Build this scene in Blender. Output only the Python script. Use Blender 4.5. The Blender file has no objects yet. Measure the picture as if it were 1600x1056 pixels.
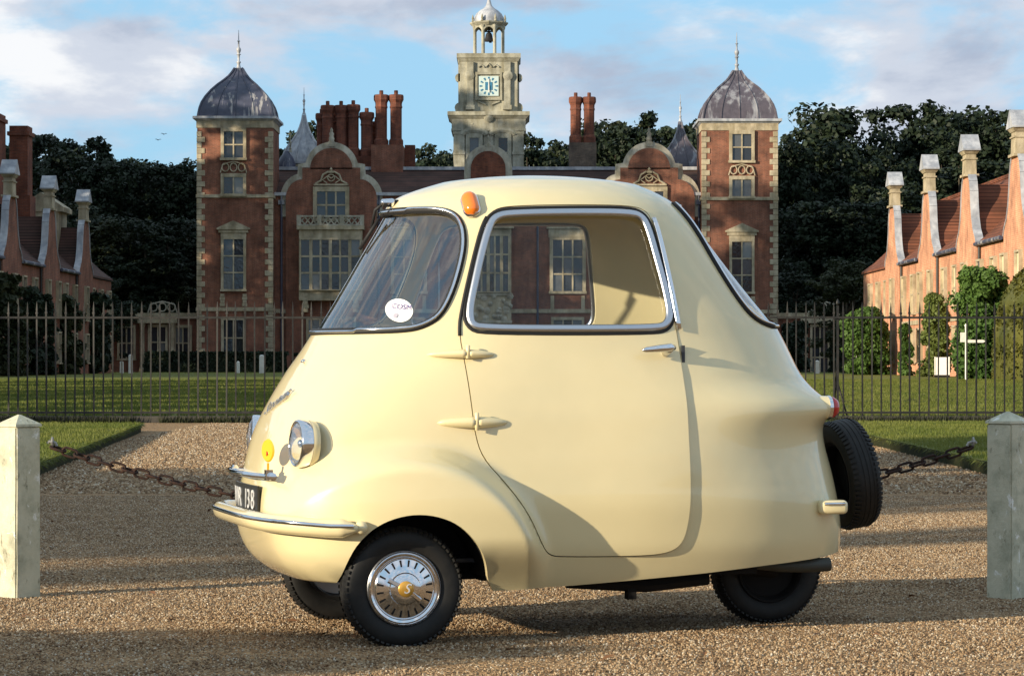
import bpy, bmesh, math, random
import numpy as np
from mathutils import Vector, Matrix
R = math.radians
SC = bpy.context.scene
COL = SC.collection

# ------------------------------------------------------------------ camera, sky, sun, exposure
FP, HZ, CH = 4260.0, 568.0, 0.908          # focal length and horizon of the photograph (pixels), eye height (m)
cam = bpy.data.cameras.new('camera'); cam_ob = bpy.data.objects.new('camera', cam); COL.objects.link(cam_ob)
cam_ob.location = (0, 0, CH); cam_ob.rotation_euler = (R(90), 0, 0)
cam.sensor_width = 36; cam.lens = FP / 1600 * 36; cam.shift_y = (HZ - 528) / 1600
cam.clip_start = 0.1; cam.clip_end = 3000
SC.camera = cam_ob

SUN_A, SUN_E = R(35), R(13)                 # light travels towards +x (right) and +y (away)
world = bpy.data.worlds.new('World'); SC.world = world; world.use_nodes = True
wn = world.node_tree; wn.nodes.clear()
def wnode(t, **k):
    n = wn.nodes.new(t)
    for a, b in k.items(): setattr(n, a, b)
    return n
sky = wnode('ShaderNodeTexSky', sky_type='NISHITA', sun_disc=False, sun_elevation=SUN_E, sun_rotation=R(235), air_density=1.0, dust_density=0.6, ozone_density=2.5)
tc = wnode('ShaderNodeTexCoord')
mp = wnode('ShaderNodeMapping'); mp.inputs['Scale'].default_value = (1.0, 1.0, 2.3); mp.inputs['Location'].default_value = (7.37, 0.8, 4.4)
wn.links.new(tc.outputs['Generated'], mp.inputs['Vector'])
def wnoise(scale, detail, rough, dist=0.0):
    n = wnode('ShaderNodeTexNoise'); n.inputs['Scale'].default_value = scale; n.inputs['Detail'].default_value = detail
    n.inputs['Roughness'].default_value = rough; n.inputs['Distortion'].default_value = dist
    wn.links.new(mp.outputs['Vector'], n.inputs['Vector']); return n
def wramp(src, stops):
    r = wnode('ShaderNodeValToRGB'); wn.links.new(src, r.inputs['Fac'])
    e = r.color_ramp.elements
    while len(e) < len(stops): e.new(0.5)
    for q, (p, c) in zip(e, stops): q.position = p; q.color = c if len(c) == 4 else (*c, 1)
    r.color_ramp.interpolation = 'EASE'
    return r
cover = wramp(wnoise(9.5, 8, 0.58, 0.35).outputs['Fac'], [(0.40, (0, 0, 0)), (0.57, (1, 1, 1))])
shade = wramp(wnoise(9.0, 7, 0.56, 0.2).outputs['Fac'], [(0.36, (5.6, 6.5, 8.2)), (0.49, (8.2, 8.9, 10.2)), (0.60, (12.0, 12.2, 12.5))])
hz = wnode('ShaderNodeMixRGB', blend_type='MULTIPLY'); hz.inputs['Fac'].default_value = 1.0
hz.inputs['Color2'].default_value = (1.0, 1.25, 1.9, 1)
wn.links.new(sky.outputs['Color'], hz.inputs['Color1'])
mixc = wnode('ShaderNodeMixRGB'); wn.links.new(cover.outputs['Color'], mixc.inputs['Fac'])
pale = wnode('ShaderNodeMixRGB'); pale.inputs['Fac'].default_value = 0.72; pale.inputs['Color2'].default_value = (5.6, 9.9, 12.8, 1)
wn.links.new(hz.outputs['Color'], pale.inputs['Color1']); wn.links.new(pale.outputs['Color'], mixc.inputs['Color1']); wn.links.new(shade.outputs['Color'], mixc.inputs['Color2'])
bg = wnode('ShaderNodeBackground'); bg.inputs['Strength'].default_value = 0.052
wo = wnode('ShaderNodeOutputWorld')
wn.links.new(mixc.outputs['Color'], bg.inputs['Color']); wn.links.new(bg.outputs['Background'], wo.inputs['Surface'])

sun = bpy.data.lights.new('sun', 'SUN'); sun.energy = 5.0; sun.angle = R(0.55); sun.color = (1.0, 0.86, 0.64)
sun_ob = bpy.data.objects.new('sun', sun); COL.objects.link(sun_ob)
LD = Vector((math.cos(SUN_A) * math.cos(SUN_E), math.sin(SUN_A) * math.cos(SUN_E), -math.sin(SUN_E)))
sun_ob.rotation_euler = LD.to_track_quat('-Z', 'Y').to_euler(); sun_ob.location = (-40, -30, 40)
SC.view_settings.view_transform = 'Standard'; SC.view_settings.look = 'None'
SC.view_settings.exposure = 0.60; SC.view_settings.gamma = 1.0; SC.view_settings.use_curve_mapping = False

# ------------------------------------------------------------------ helpers
def tag(o, label=None, cat=None, group=None, kind=None):
    for k, v in (('label', label), ('category', cat), ('group', group), ('kind', kind)):
        if v: o[k] = v
    return o
def empty(name, loc=(0, 0, 0), rz=0.0, label=None, cat=None, group=None):
    o = bpy.data.objects.new(name, None); COL.objects.link(o); o.location = loc; o.rotation_euler = (0, 0, rz)
    o.empty_display_size = 0.1
    return tag(o, label, cat, group)
def link(name, me, parent=None, loc=(0, 0, 0), rot=(0, 0, 0), scale=(1, 1, 1)):
    o = bpy.data.objects.new(name, me); COL.objects.link(o)
    o.location = loc; o.rotation_euler = rot; o.scale = scale
    if parent: o.parent = parent
    return o
class MB:
    def __init__(s): s.v = []; s.f = []; s.m = []; s.mi = 0
    def add(s, vs, fs):
        b = len(s.v); s.v += [tuple(p) for p in vs]; s.f += [tuple(i + b for i in f) for f in fs]; s.m += [s.mi] * len(fs); return s
    def box(s, x0, x1, y0, y1, z0, z1):
        return s.add([(x0,y0,z0),(x1,y0,z0),(x1,y1,z0),(x0,y1,z0),(x0,y0,z1),(x1,y0,z1),(x1,y1,z1),(x0,y1,z1)],
                     [(0,3,2,1),(4,5,6,7),(0,1,5,4),(1,2,6,5),(2,3,7,6),(3,0,4,7)])
    def frus(s, c, a, b, z0, z1, d=None, e=None):      # rectangular frustum, half sizes a,b -> d,e
        d = a if d is None else d; e = b if e is None else e; x, y = c
        return s.add([(x-a,y-b,z0),(x+a,y-b,z0),(x+a,y+b,z0),(x-a,y+b,z0),(x-d,y-e,z1),(x+d,y-e,z1),(x+d,y+e,z1),(x-d,y+e,z1)],
                     [(0,3,2,1),(4,5,6,7),(0,1,5,4),(1,2,6,5),(2,3,7,6),(3,0,4,7)])
    def prism(s, pts, y0, y1):                          # polygon in (x,z), extruded along y
        n = len(pts)
        area = sum(pts[i][0]*pts[(i+1)%n][1]-pts[(i+1)%n][0]*pts[i][1] for i in range(n))
        if area < 0: pts = pts[::-1]
        vs = [(x, y0, z) for x, z in pts] + [(x, y1, z) for x, z in pts]
        fs = [tuple(range(n)), tuple(range(2*n-1, n-1, -1))]
        fs += [((i+1)%n, i, i+n, (i+1)%n+n) for i in range(n)]
        return s.add(vs, fs)
    def prismx(s, pts, x0, x1):                         # polygon in (y,z), extruded along x
        t = MB().prism(pts, x0, x1)
        return s.add([(y, x, z) for x, y, z in t.v], [f[::-1] for f in t.f])
    def tube(s, pts, r, n=8, closed=False, r2=None, up=None, cap=True):
        P = [Vector(p) for p in pts]; N = len(P); rs = r if hasattr(r, '__len__') else [r]*N
        r2s = rs if r2 is None else (r2 if hasattr(r2, '__len__') else [r2]*N)
        vs = []; prev = None
        for i, p in enumerate(P):
            a = P[(i-1) % N] if (closed or i > 0) else p; b = P[(i+1) % N] if (closed or i < N-1) else p
            t = (b-a)
            t = t.normalized() if t.length > 1e-9 else Vector((0,0,1))
            if up is not None: u = Vector(up[i] if hasattr(up[0], '__len__') else up)
            else: u = prev if prev is not None else (Vector((0,0,1)) if abs(t.z) < 0.9 else Vector((0,1,0)))
            u = (u - t*u.dot(t)); u = u.normalized() if u.length > 1e-6 else t.orthogonal().normalized()
            prev = u; w = t.cross(u)
            for k in range(n):
                q = 2*math.pi*k/n
                vs.append(p + u*(math.cos(q)*rs[i]) + w*(math.sin(q)*r2s[i]))
        fs = []
        for i in range(N if closed else N-1):
            for k in range(n):
                a = i*n+k; b = i*n+(k+1)%n; c = ((i+1)%N)*n+(k+1)%n; d = ((i+1)%N)*n+k
                fs.append((a, b, c, d))
        if not closed and cap: fs += [tuple(range(n-1, -1, -1)), tuple(range((N-1)*n, N*n))]
        return s.add(vs, fs)
    def lathe(s, prof, n=24, c=(0,0,0), axis='z', cap=True):   # prof: (r, h)
        vs = []
        for r, h in prof:
            for k in range(n):
                q = 2*math.pi*k/n; x, y = r*math.cos(q), r*math.sin(q)
                vs.append({'z': (x, y, h), 'y': (x, h, y), 'x': (h, x, y)}[axis])
        vs = [(a+c[0], b+c[1], d+c[2]) for a, b, d in vs]
        fs = []
        for i in range(len(prof)-1):
            for k in range(n):
                a = i*n+k; b = i*n+(k+1)%n; q = (i+1)*n+(k+1)%n; d = (i+1)*n+k
                fs.append((a, b, q, d) if axis != 'y' else (d, q, b, a))
        if cap:
            L = (len(prof)-1)*n
            f1, f2 = tuple(range(n-1, -1, -1)), tuple(range(L, L+n))
            fs += [f1, f2] if axis != 'y' else [f1[::-1], f2[::-1]]
        return s.add(vs, fs)
    def mesh(s, name, mats, smooth=False, angle=None):
        me = bpy.data.meshes.new(name); me.from_pydata([tuple(p) for p in s.v], [], s.f)
        for m in (mats if isinstance(mats, (list, tuple)) else [mats]): me.materials.append(m)
        if any(s.m): me.polygons.foreach_set('material_index', s.m)
        me.validate(); me.update()
        if angle is not None: smooth_angle(me, angle)
        elif smooth: me.polygons.foreach_set('use_smooth', [True]*len(me.polygons))
        return me
    def build(s, name, mats, parent=None, loc=(0,0,0), rot=(0,0,0), smooth=False, angle=None):
        return link(name, s.mesh(name, mats, smooth, angle), parent, loc, rot)
def smooth_angle(me, deg):
    bm = bmesh.new(); bm.from_mesh(me)
    bmesh.ops.recalc_face_normals(bm, faces=bm.faces)
    for f in bm.faces: f.smooth = True
    for e in bm.edges:
        if len(e.link_faces) == 2: e.smooth = e.calc_face_angle(0) < R(deg)
        else: e.smooth = False
    bm.to_mesh(me); bm.free()
def bevelled(me, w, seg=2):
    bm = bmesh.new(); bm.from_mesh(me)
    bmesh.ops.bevel(bm, geom=bm.edges[:], offset=w, segments=seg, profile=0.5, affect='EDGES', clamp_overlap=True)
    bm.to_mesh(me); bm.free(); return me
def chaikin(p, it=2, closed=True):
    for _ in range(it):
        q = []; n = len(p)
        if not closed: q.append(p[0])
        for i in range(n if closed else n-1):
            a, b = p[i], p[(i+1) % n]
            q.append((a[0]*.75+b[0]*.25, a[1]*.75+b[1]*.25)); q.append((a[0]*.25+b[0]*.75, a[1]*.25+b[1]*.75))
        if not closed: q.append(p[-1])
        p = q
    return p
def at(px, py, D):                                     # photograph pixel at distance D -> X, Z
    return (px-800)*D/FP, CH+(HZ-py)*D/FP

# ------------------------------------------------------------------ materials
def mat(name, col, rough=0.6, metal=0.0, spec=0.5, coat=0.0, coatr=0.05):
    m = bpy.data.materials.new(name); m.use_nodes = True
    b = m.node_tree.nodes['Principled BSDF']
    b.inputs['Base Color'].default_value = (*col, 1); b.inputs['Roughness'].default_value = rough
    b.inputs['Metallic'].default_value = metal; b.inputs['Specular IOR Level'].default_value = spec
    b.inputs['Coat Weight'].default_value = coat; b.inputs['Coat Roughness'].default_value = coatr
    return m
class NT:
    def __init__(s, m): s.m = m; s.t = m.node_tree; s.b = s.t.nodes['Principled BSDF']
    def n(s, t, **k):
        q = s.t.nodes.new(t)
        for a, b in k.items():
            if a in q.inputs.keys(): q.inputs[a].default_value = b
            else: setattr(q, a, b)
        return q
    def l(s, a, b): s.t.links.new(a, b)
    def coord(s, out='Object', scale=(1,1,1), rot=(0,0,0)):
        c = s.n('ShaderNodeTexCoord'); m = s.n('ShaderNodeMapping'); m.inputs['Scale'].default_value = scale; m.inputs['Rotation'].default_value = rot
        s.l(c.outputs[out], m.inputs['Vector']); return m.outputs['Vector']
    def geo(s, scale=(1,1,1)):
        c = s.n('ShaderNodeNewGeometry'); m = s.n('ShaderNodeMapping'); m.inputs['Scale'].default_value = scale
        s.l(c.outputs['Position'], m.inputs['Vector']); return m.outputs['Vector']
    def noise(s, vec, scale, detail=4, rough=0.55, dist=0):
        q = s.n('ShaderNodeTexNoise', Scale=scale, Detail=detail, Roughness=rough, Distortion=dist); s.l(vec, q.inputs['Vector']); return q.outputs['Fac']
    def ramp(s, f, stops, inter='LINEAR'):
        r = s.n('ShaderNodeValToRGB'); s.l(f, r.inputs['Fac']); e = r.color_ramp.elements
        while len(e) < len(stops): e.new(0.5)
        for q, (p, c) in zip(e, stops): q.position = p; q.color = (*c, 1)
        r.color_ramp.interpolation = inter
        return r.outputs['Color']
    def mix(s, f, a, b, mode='MIX'):
        q = s.n('ShaderNodeMixRGB', blend_type=mode)
        for v, i in ((f, 'Fac'), (a, 'Color1'), (b, 'Color2')):
            if isinstance(v, (int, float)): q.inputs[i].default_value = v
            elif isinstance(v, tuple): q.inputs[i].default_value = (*v, 1)
            else: s.l(v, q.inputs[i])
        return q.outputs['Color']
    def col(s, c): s.l(c, s.b.inputs['Base Color']); return s
    def rough(s, c): s.l(c, s.b.inputs['Roughness']); return s
    def bump(s, h, dist, strength=1.0):
        q = s.n('ShaderNodeBump', Strength=strength, Distance=dist); s.l(h, q.inputs['Height']); s.l(q.outputs['Normal'], s.b.inputs['Normal']); return s

def m_brick(name, c1, c2, mortar):
    m = mat(name, c1, 0.9, spec=0.2); t = NT(m)
    g = t.n('ShaderNodeTexCoord'); sx = t.n('ShaderNodeSeparateXYZ'); t.l(g.outputs['Object'], sx.inputs[0])
    ad = t.n('ShaderNodeMath', operation='ADD'); t.l(sx.outputs['X'], ad.inputs[0]); t.l(sx.outputs['Y'], ad.inputs[1])
    cb = t.n('ShaderNodeCombineXYZ'); t.l(ad.outputs[0], cb.inputs['X']); t.l(sx.outputs['Z'], cb.inputs['Y'])
    b = t.n('ShaderNodeTexBrick', Scale=1.0); b.inputs['Brick Width'].default_value = 0.225; b.inputs['Row Height'].default_value = 0.075
    b.inputs['Mortar Size'].default_value = 0.008; b.inputs['Mortar Smooth'].default_value = 0.2; b.inputs['Bias'].default_value = 0.0
    b.inputs['Color1'].default_value = (*c1, 1); b.inputs['Color2'].default_value = (*c2, 1); b.inputs['Mortar'].default_value = (*mortar, 1)
    t.l(cb.outputs[0], b.inputs['Vector'])
    n1 = t.ramp(t.noise(t.coord(), 0.9, 5, 0.6), [(0.3, (0.62, 0.60, 0.60)), (0.7, (1.25, 1.2, 1.15))])
    n2 = t.ramp(t.noise(t.coord(scale=(1, 1, 0.25)), 3.0, 4, 0.6), [(0.35, (0.75, 0.75, 0.75)), (0.65, (1.12, 1.1, 1.08))])
    t.col(t.mix(1.0, t.mix(1.0, b.outputs['Color'], n1, 'MULTIPLY'), n2, 'MULTIPLY')); t.bump(b.outputs['Fac'], 0.006, -0.6)
    return m
def m_stone(name, c, var=0.35, streak=True):
    m = mat(name, c, 0.85, spec=0.25); t = NT(m)
    lo = tuple(x*(1-var) for x in c); hi = tuple(min(1, x*(1+var*.5)) for x in c)
    a = t.ramp(t.noise(t.geo(), 1.7, 6, 0.62), [(0.3, lo), (0.62, hi)])
    if streak:
        s_ = t.ramp(t.noise(t.geo((1, 1, 0.18)), 2.6, 4, 0.6), [(0.38, (0.72, 0.70, 0.64)), (0.6, (1, 1, 1))]); a = t.mix(1.0, a, s_, 'MULTIPLY')
    t.col(a); t.bump(t.noise(t.geo(), 9, 5, 0.6), 0.03, 0.5); return m
M = {}
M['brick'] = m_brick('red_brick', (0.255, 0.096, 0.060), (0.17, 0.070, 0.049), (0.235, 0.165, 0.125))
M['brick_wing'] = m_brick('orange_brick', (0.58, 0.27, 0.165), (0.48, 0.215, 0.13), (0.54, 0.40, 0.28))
M['brick_chimney'] = m_brick('chimney_brick', (0.22, 0.072, 0.042), (0.13, 0.048, 0.034), (0.15, 0.095, 0.075))
M['brick_grey'] = m_brick('grey_brick', (0.17, 0.13, 0.10), (0.11, 0.09, 0.075), (0.13, 0.11, 0.09))
M['stone'] = m_stone('cream_stone', (0.41, 0.35, 0.25))
M['stone_grey'] = m_stone('grey_stone', (0.36, 0.345, 0.275))
M['stone_pale'] = m_stone('pale_stone', (0.42, 0.39, 0.32))
def m_lead(name, dark, light, lo=0.50, hi=0.60):
    m = mat(name, dark, 0.45, 0.0, 0.5); t = NT(m)
    st = t.noise(t.geo((1.6, 1.6, 0.10)), 1.3, 4, 0.6, 0.3)
    t.col(t.mix(1.0, t.ramp(st, [(lo, dark), (hi, light)]), t.ramp(t.noise(t.geo(), 3, 4), [(0.3, (0.7, 0.7, 0.72)), (0.7, (1.1, 1.1, 1.1))]), 'MULTIPLY'))
    return m
M['lead_dark'] = m_lead('dark_lead', (0.055, 0.060, 0.095), (0.34, 0.33, 0.33), 0.55, 0.62)
M['lead_streaked'] = m_lead('streaked_lead', (0.085, 0.072, 0.088), (0.27, 0.27, 0.29), 0.52, 0.64)
M['lead'] = m_lead('pale_lead', (0.30, 0.315, 0.345), (0.46, 0.465, 0.48), 0.42, 0.60)
def m_tile(name, c1, c2):
    m = mat(name, c1, 0.85, spec=0.2); t = NT(m)
    g = t.n('ShaderNodeTexCoord'); sx = t.n('ShaderNodeSeparateXYZ'); t.l(g.outputs['Object'], sx.inputs[0])
    cb = t.n('ShaderNodeCombineXYZ'); t.l(sx.outputs['Y'], cb.inputs['X']); t.l(sx.outputs['Z'], cb.inputs['Y'])
    b = t.n('ShaderNodeTexBrick', Scale=1.0); b.inputs['Brick Width'].default_value = 0.25; b.inputs['Row Height'].default_value = 0.16
    b.inputs['Mortar Size'].default_value = 0.014; b.inputs['Color1'].default_value = (*c1, 1); b.inputs['Color2'].default_value = (*c2, 1)
    b.inputs['Mortar'].default_value = (c2[0]*.4, c2[1]*.4, c2[2]*.4, 1); t.l(cb.outputs[0], b.inputs['Vector'])
    n1 = t.ramp(t.noise(t.coord(), 0.7, 5, 0.6), [(0.3, (0.6, 0.62, 0.6)), (0.7, (1.2, 1.15, 1.1))])
    t.col(t.mix(1.0, b.outputs['Color'], n1, 'MULTIPLY')); t.bump(b.outputs['Fac'], 0.02, -0.8); return m
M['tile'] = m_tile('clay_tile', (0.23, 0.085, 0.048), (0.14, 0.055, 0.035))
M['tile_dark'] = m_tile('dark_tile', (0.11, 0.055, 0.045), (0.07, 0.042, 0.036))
def m_pane():
    m = mat('window_glass', (0.02, 0.022, 0.026), 0.06, spec=0.6); t = NT(m)
    oi = t.n('ShaderNodeObjectInfo'); t.col(t.ramp(oi.outputs['Random'], [(0.0, (0.012, 0.014, 0.018)), (0.55, (0.03, 0.034, 0.042)), (0.85, (0.10, 0.105, 0.11)), (1.0, (0.16, 0.16, 0.15))]))
    t.bump(t.noise(t.geo(), 5, 2), 0.02, 0.35); return m
M['pane'] = m_pane()
def m_blind():
    m = mat('pale_blind_pane', (0.74, 0.62, 0.36), 0.5); t = NT(m)
    t.col(t.ramp(t.noise(t.geo((1, 1, 0.4)), 1.5, 3), [(0.3, (0.70, 0.58, 0.36)), (0.7, (0.84, 0.74, 0.50))])); return m
M['blind'] = m_blind()
M['white'] = m_stone('white_paint', (0.70, 0.68, 0.62), 0.15, False)
M['sign_white'] = mat('sign_white', (0.80, 0.80, 0.80), 0.4)
M['iron'] = mat('black_iron', (0.018, 0.018, 0.017), 0.55, spec=0.4); t = NT(M['iron']); t.col(t.ramp(t.noise(t.geo(), 14, 3), [(0.4, (0.008, 0.0085, 0.008)), (0.7, (0.024, 0.021, 0.018))]))
M['rust'] = mat('rusty_iron', (0.06, 0.025, 0.015), 0.8, spec=0.3); t = NT(M['rust']); t.col(t.ramp(t.noise(t.geo(), 60, 4), [(0.35, (0.012, 0.008, 0.007)), (0.6, (0.038, 0.016, 0.010))])); t.bump(t.noise(t.geo(), 200, 3), 0.002, 0.6)
M['steel'] = mat('galvanised_iron', (0.30, 0.29, 0.27), 0.5, 0.6)
M['bell'] = mat('bronze_bell', (0.035, 0.035, 0.04), 0.5, 0.5)
def m_bollard():
    m = mat('painted_post', (0.5, 0.49, 0.38), 0.75, spec=0.3); t = NT(m)
    a = t.ramp(t.noise(t.geo(), 9, 6, 0.65), [(0.30, (0.30, 0.30, 0.22)), (0.5, (0.50, 0.48, 0.36)), (0.72, (0.60, 0.57, 0.44))])
    f = t.ramp(t.noise(t.geo((1, 1, 0.6)), 16, 5, 0.7, 0.6), [(0.60, (0, 0, 0)), (0.66, (1, 1, 1))])
    a = t.mix(f, a, (0.72, 0.71, 0.66))
    d = t.ramp(t.noise(t.geo((1, 1, 0.5)), 22, 5, 0.7), [(0.30, (0.35, 0.34, 0.30)), (0.42, (1, 1, 1))])
    t.col(t.mix(1.0, a, d, 'MULTIPLY')); t.bump(t.noise(t.geo(), 40, 6, 0.7), 0.006, 0.7); return m
M['bollard'] = m_bollard()
def m_leaf(name, lo, hi, trans=0.25):
    m = mat(name, lo, 0.6, spec=0.25); t = NT(m)
    c = t.ramp(t.noise(t.geo(), 0.55, 3), [(0.35, lo), (0.65, hi)])
    t.col(c); tr = t.n('ShaderNodeBsdfTranslucent'); t.l(c, tr.inputs['Color'])
    mx = t.n('ShaderNodeMixShader'); mx.inputs[0].default_value = trans
    t.l(t.b.outputs[0], mx.inputs[1]); t.l(tr.outputs[0], mx.inputs[2]); t.l(mx.outputs[0], t.t.nodes['Material Output'].inputs['Surface']); return m
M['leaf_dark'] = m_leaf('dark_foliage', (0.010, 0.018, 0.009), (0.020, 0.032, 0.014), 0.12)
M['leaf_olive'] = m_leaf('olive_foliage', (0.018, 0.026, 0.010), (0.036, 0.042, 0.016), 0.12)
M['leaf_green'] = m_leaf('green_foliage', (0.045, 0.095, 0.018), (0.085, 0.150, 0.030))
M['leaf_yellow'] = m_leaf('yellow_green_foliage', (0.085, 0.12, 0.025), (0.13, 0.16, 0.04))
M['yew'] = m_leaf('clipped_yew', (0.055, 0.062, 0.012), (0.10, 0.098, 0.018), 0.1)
M['bark'] = mat('bark', (0.06, 0.05, 0.04), 0.95, spec=0.1); t = NT(M['bark']); t.col(t.ramp(t.noise(t.geo((1, 1, 0.3)), 6, 4), [(0.35, (0.03, 0.025, 0.02)), (0.65, (0.09, 0.075, 0.055))]))
def m_grass():
    m = mat('mown_grass', (0.06, 0.1, 0.02), 0.85, spec=0.15); t = NT(m)
    a = t.ramp(t.noise(t.geo(), 0.35, 5, 0.6), [(0.32, (0.105, 0.125, 0.020)), (0.68, (0.170, 0.170, 0.040))])
    b = t.ramp(t.noise(t.geo((6, 1, 1)), 3.0, 5, 0.65), [(0.30, (0.68, 0.70, 0.6)), (0.7, (1.2, 1.15, 1.1))])
    t.col(t.mix(1.0, a, b, 'MULTIPLY')); t.bump(t.noise(t.geo(), 14, 4, 0.7), 0.05, 0.8); return m
M['grass'] = m_grass()
M['blade'] = m_leaf('grass_blade', (0.090, 0.118, 0.018), (0.155, 0.165, 0.035), 0.3)
def m_gravel():
    m = mat('gravel', (0.28, 0.2, 0.13), 0.9, spec=0.2); t = NT(m)
    v = t.n('ShaderNodeTexVoronoi', Scale=62.0); t.l(t.geo(), v.inputs['Vector'])
    cell = t.ramp(v.outputs['Color'], [(0.0, (0.13, 0.075, 0.037)), (0.3, (0.24, 0.15, 0.075)), (0.6, (0.35, 0.225, 0.115)), (0.85, (0.43, 0.31, 0.18)), (1.0, (0.54, 0.46, 0.34))])
    big = t.ramp(t.noise(t.geo((1, 0.6, 1)), 0.8, 5, 0.6), [(0.3, (0.80, 0.78, 0.76)), (0.7, (1.12, 1.08, 1.02))])
    fine = t.ramp(t.noise(t.geo(), 26, 4, 0.7), [(0.3, (0.72, 0.70, 0.68)), (0.7, (1.12, 1.1, 1.1))])
    t.col(t.mix(1.0, t.mix(1.0, cell, big, 'MULTIPLY'), fine, 'MULTIPLY'))
    ad = t.n('ShaderNodeMath', operation='SUBTRACT'); ad.inputs[0].default_value = 1.0; t.l(v.outputs['Distance'], ad.inputs[1])
    ad2 = t.n('ShaderNodeMath', operation='MULTIPLY_ADD'); t.l(t.noise(t.geo(), 9, 4, 0.6), ad2.inputs[0]); ad2.inputs[1].default_value = 1.2; t.l(ad.outputs[0], ad2.inputs[2])
    t.bump(ad2.outputs[0], 0.012, 1.0); return m
M['gravel'] = m_gravel()
M['pebble'] = mat('gravel_stone', (0.3, 0.22, 0.14), 0.8, spec=0.3); t = NT(M['pebble']); oi = t.n('ShaderNodeObjectInfo')
t.col(t.ramp(oi.outputs['Random'], [(0.0, (0.10, 0.058, 0.031)), (0.3, (0.195, 0.124, 0.067)), (0.62, (0.295, 0.198, 0.110)), (0.88, (0.375, 0.285, 0.18)), (1.0, (0.50, 0.44, 0.35))]))
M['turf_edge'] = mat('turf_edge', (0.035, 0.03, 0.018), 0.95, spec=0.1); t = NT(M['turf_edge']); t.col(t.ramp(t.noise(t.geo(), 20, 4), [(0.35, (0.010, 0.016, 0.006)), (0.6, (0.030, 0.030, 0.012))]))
M['kerb'] = m_stone('dark_kerb', (0.055, 0.05, 0.042), 0.5, False)
# car
def m_paint():
    m = mat('cream_paint', (0.74, 0.60, 0.315), 0.36, spec=0.5, coat=1.0, coatr=0.03); t = NT(m)
    t.col(t.ramp(t.noise(t.coord(), 2.2, 4, 0.6), [(0.3, (0.655, 0.555, 0.318)), (0.7, (0.715, 0.61, 0.355))]))
    q = t.n('ShaderNodeBump', Strength=0.12, Distance=0.01); t.l(t.noise(t.coord(), 5.0, 2, 0.5), q.inputs['Height']); t.l(q.outputs['Normal'], t.b.inputs['Normal'])
    return m
M['paint'] = m_paint()
M['chrome'] = mat('chrome', (0.72, 0.72, 0.74), 0.09, 1.0)
M['alu'] = mat('aluminium_trim', (0.52, 0.53, 0.56), 0.3, 1.0)
M['rubber'] = mat('black_rubber', (0.012, 0.012, 0.013), 0.65, spec=0.35)
M['tyre'] = mat('tyre_rubber', (0.014, 0.014, 0.015), 0.6, spec=0.35); t = NT(M['tyre']); t.col(t.ramp(t.noise(t.coord(), 30, 4), [(0.35, (0.006, 0.006, 0.006)), (0.7, (0.013, 0.012, 0.011))]))
M['under'] = mat('dark_underside', (0.012, 0.011, 0.011), 0.8, spec=0.2)
M['exhaust'] = mat('sooty_exhaust', (0.05, 0.052, 0.045), 0.6, 0.4)
M['seat'] = mat('brown_vinyl', (0.10, 0.045, 0.025), 0.5)
M['dash'] = mat('dark_trim', (0.03, 0.032, 0.04), 0.5)
M['amber'] = mat('amber_lens', (0.85, 0.19, 0.012), 0.18, spec=0.6, coat=0.6)
M['red_lens'] = mat('red_lens', (0.45, 0.012, 0.016), 0.18, spec=0.6, coat=0.6)
M['yellow_enamel'] = mat('yellow_enamel', (0.80, 0.40, 0.02), 0.3, coat=0.5)
M['gold_cap'] = mat('gold_cap', (0.62, 0.33, 0.05), 0.3, 0.35, coat=0.4)
M['plate'] = mat('black_plate', (0.012, 0.012, 0.013), 0.35)
M['silver'] = mat('silver_letters', (0.62, 0.62, 0.62), 0.4, 0.2)
M['ink'] = mat('purple_ink', (0.12, 0.08, 0.25), 0.6)
def m_glass(name, tint, base):
    m = bpy.data.materials.new(name); m.use_nodes = True; t = m.node_tree; t.nodes.clear()
    o = t.nodes.new('ShaderNodeOutputMaterial'); tr = t.nodes.new('ShaderNodeBsdfTransparent'); tr.inputs[0].default_value = (*tint, 1)
    g = t.nodes.new('ShaderNodeBsdfGlossy'); g.inputs['Roughness'].default_value = 0.02; g.inputs['Color'].default_value = (0.95, 0.97, 1, 1)
    mx = t.nodes.new('ShaderNodeMixShader'); ge = t.nodes.new('ShaderNodeNewGeometry'); dt = t.nodes.new('ShaderNodeVectorMath'); dt.operation = 'DOT_PRODUCT'
    t.links.new(ge.outputs['Normal'], dt.inputs[0]); t.links.new(ge.outputs['Incoming'], dt.inputs[1])
    def mth(op, a, b):
        q = t.nodes.new('ShaderNodeMath'); q.operation = op
        for i, v in enumerate((a, b)):
            if isinstance(v, (int, float)): q.inputs[i].default_value = v
            else: t.links.new(v, q.inputs[i])
        return q.outputs[0]
    f5 = mth('POWER', mth('SUBTRACT', 1.0, mth('ABSOLUTE', dt.outputs['Value'], 0.0)), 4.0); fac = mth('ADD', mth('MULTIPLY', f5, 1-base), base)
    t.links.new(fac, mx.inputs[0]); t.links.new(tr.outputs[0], mx.inputs[1]); t.links.new(g.outputs[0], mx.inputs[2]); t.links.new(mx.outputs[0], o.inputs[0]); return m
M['glass'] = m_glass('clear_glass', (0.90, 0.94, 0.96), 0.17)
M['glass_side'] = m_glass('clear_side_glass', (0.97, 0.98, 0.98), 0.02)
M['lens'] = m_glass('lamp_glass', (0.94, 0.95, 0.97), 0.08)
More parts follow.
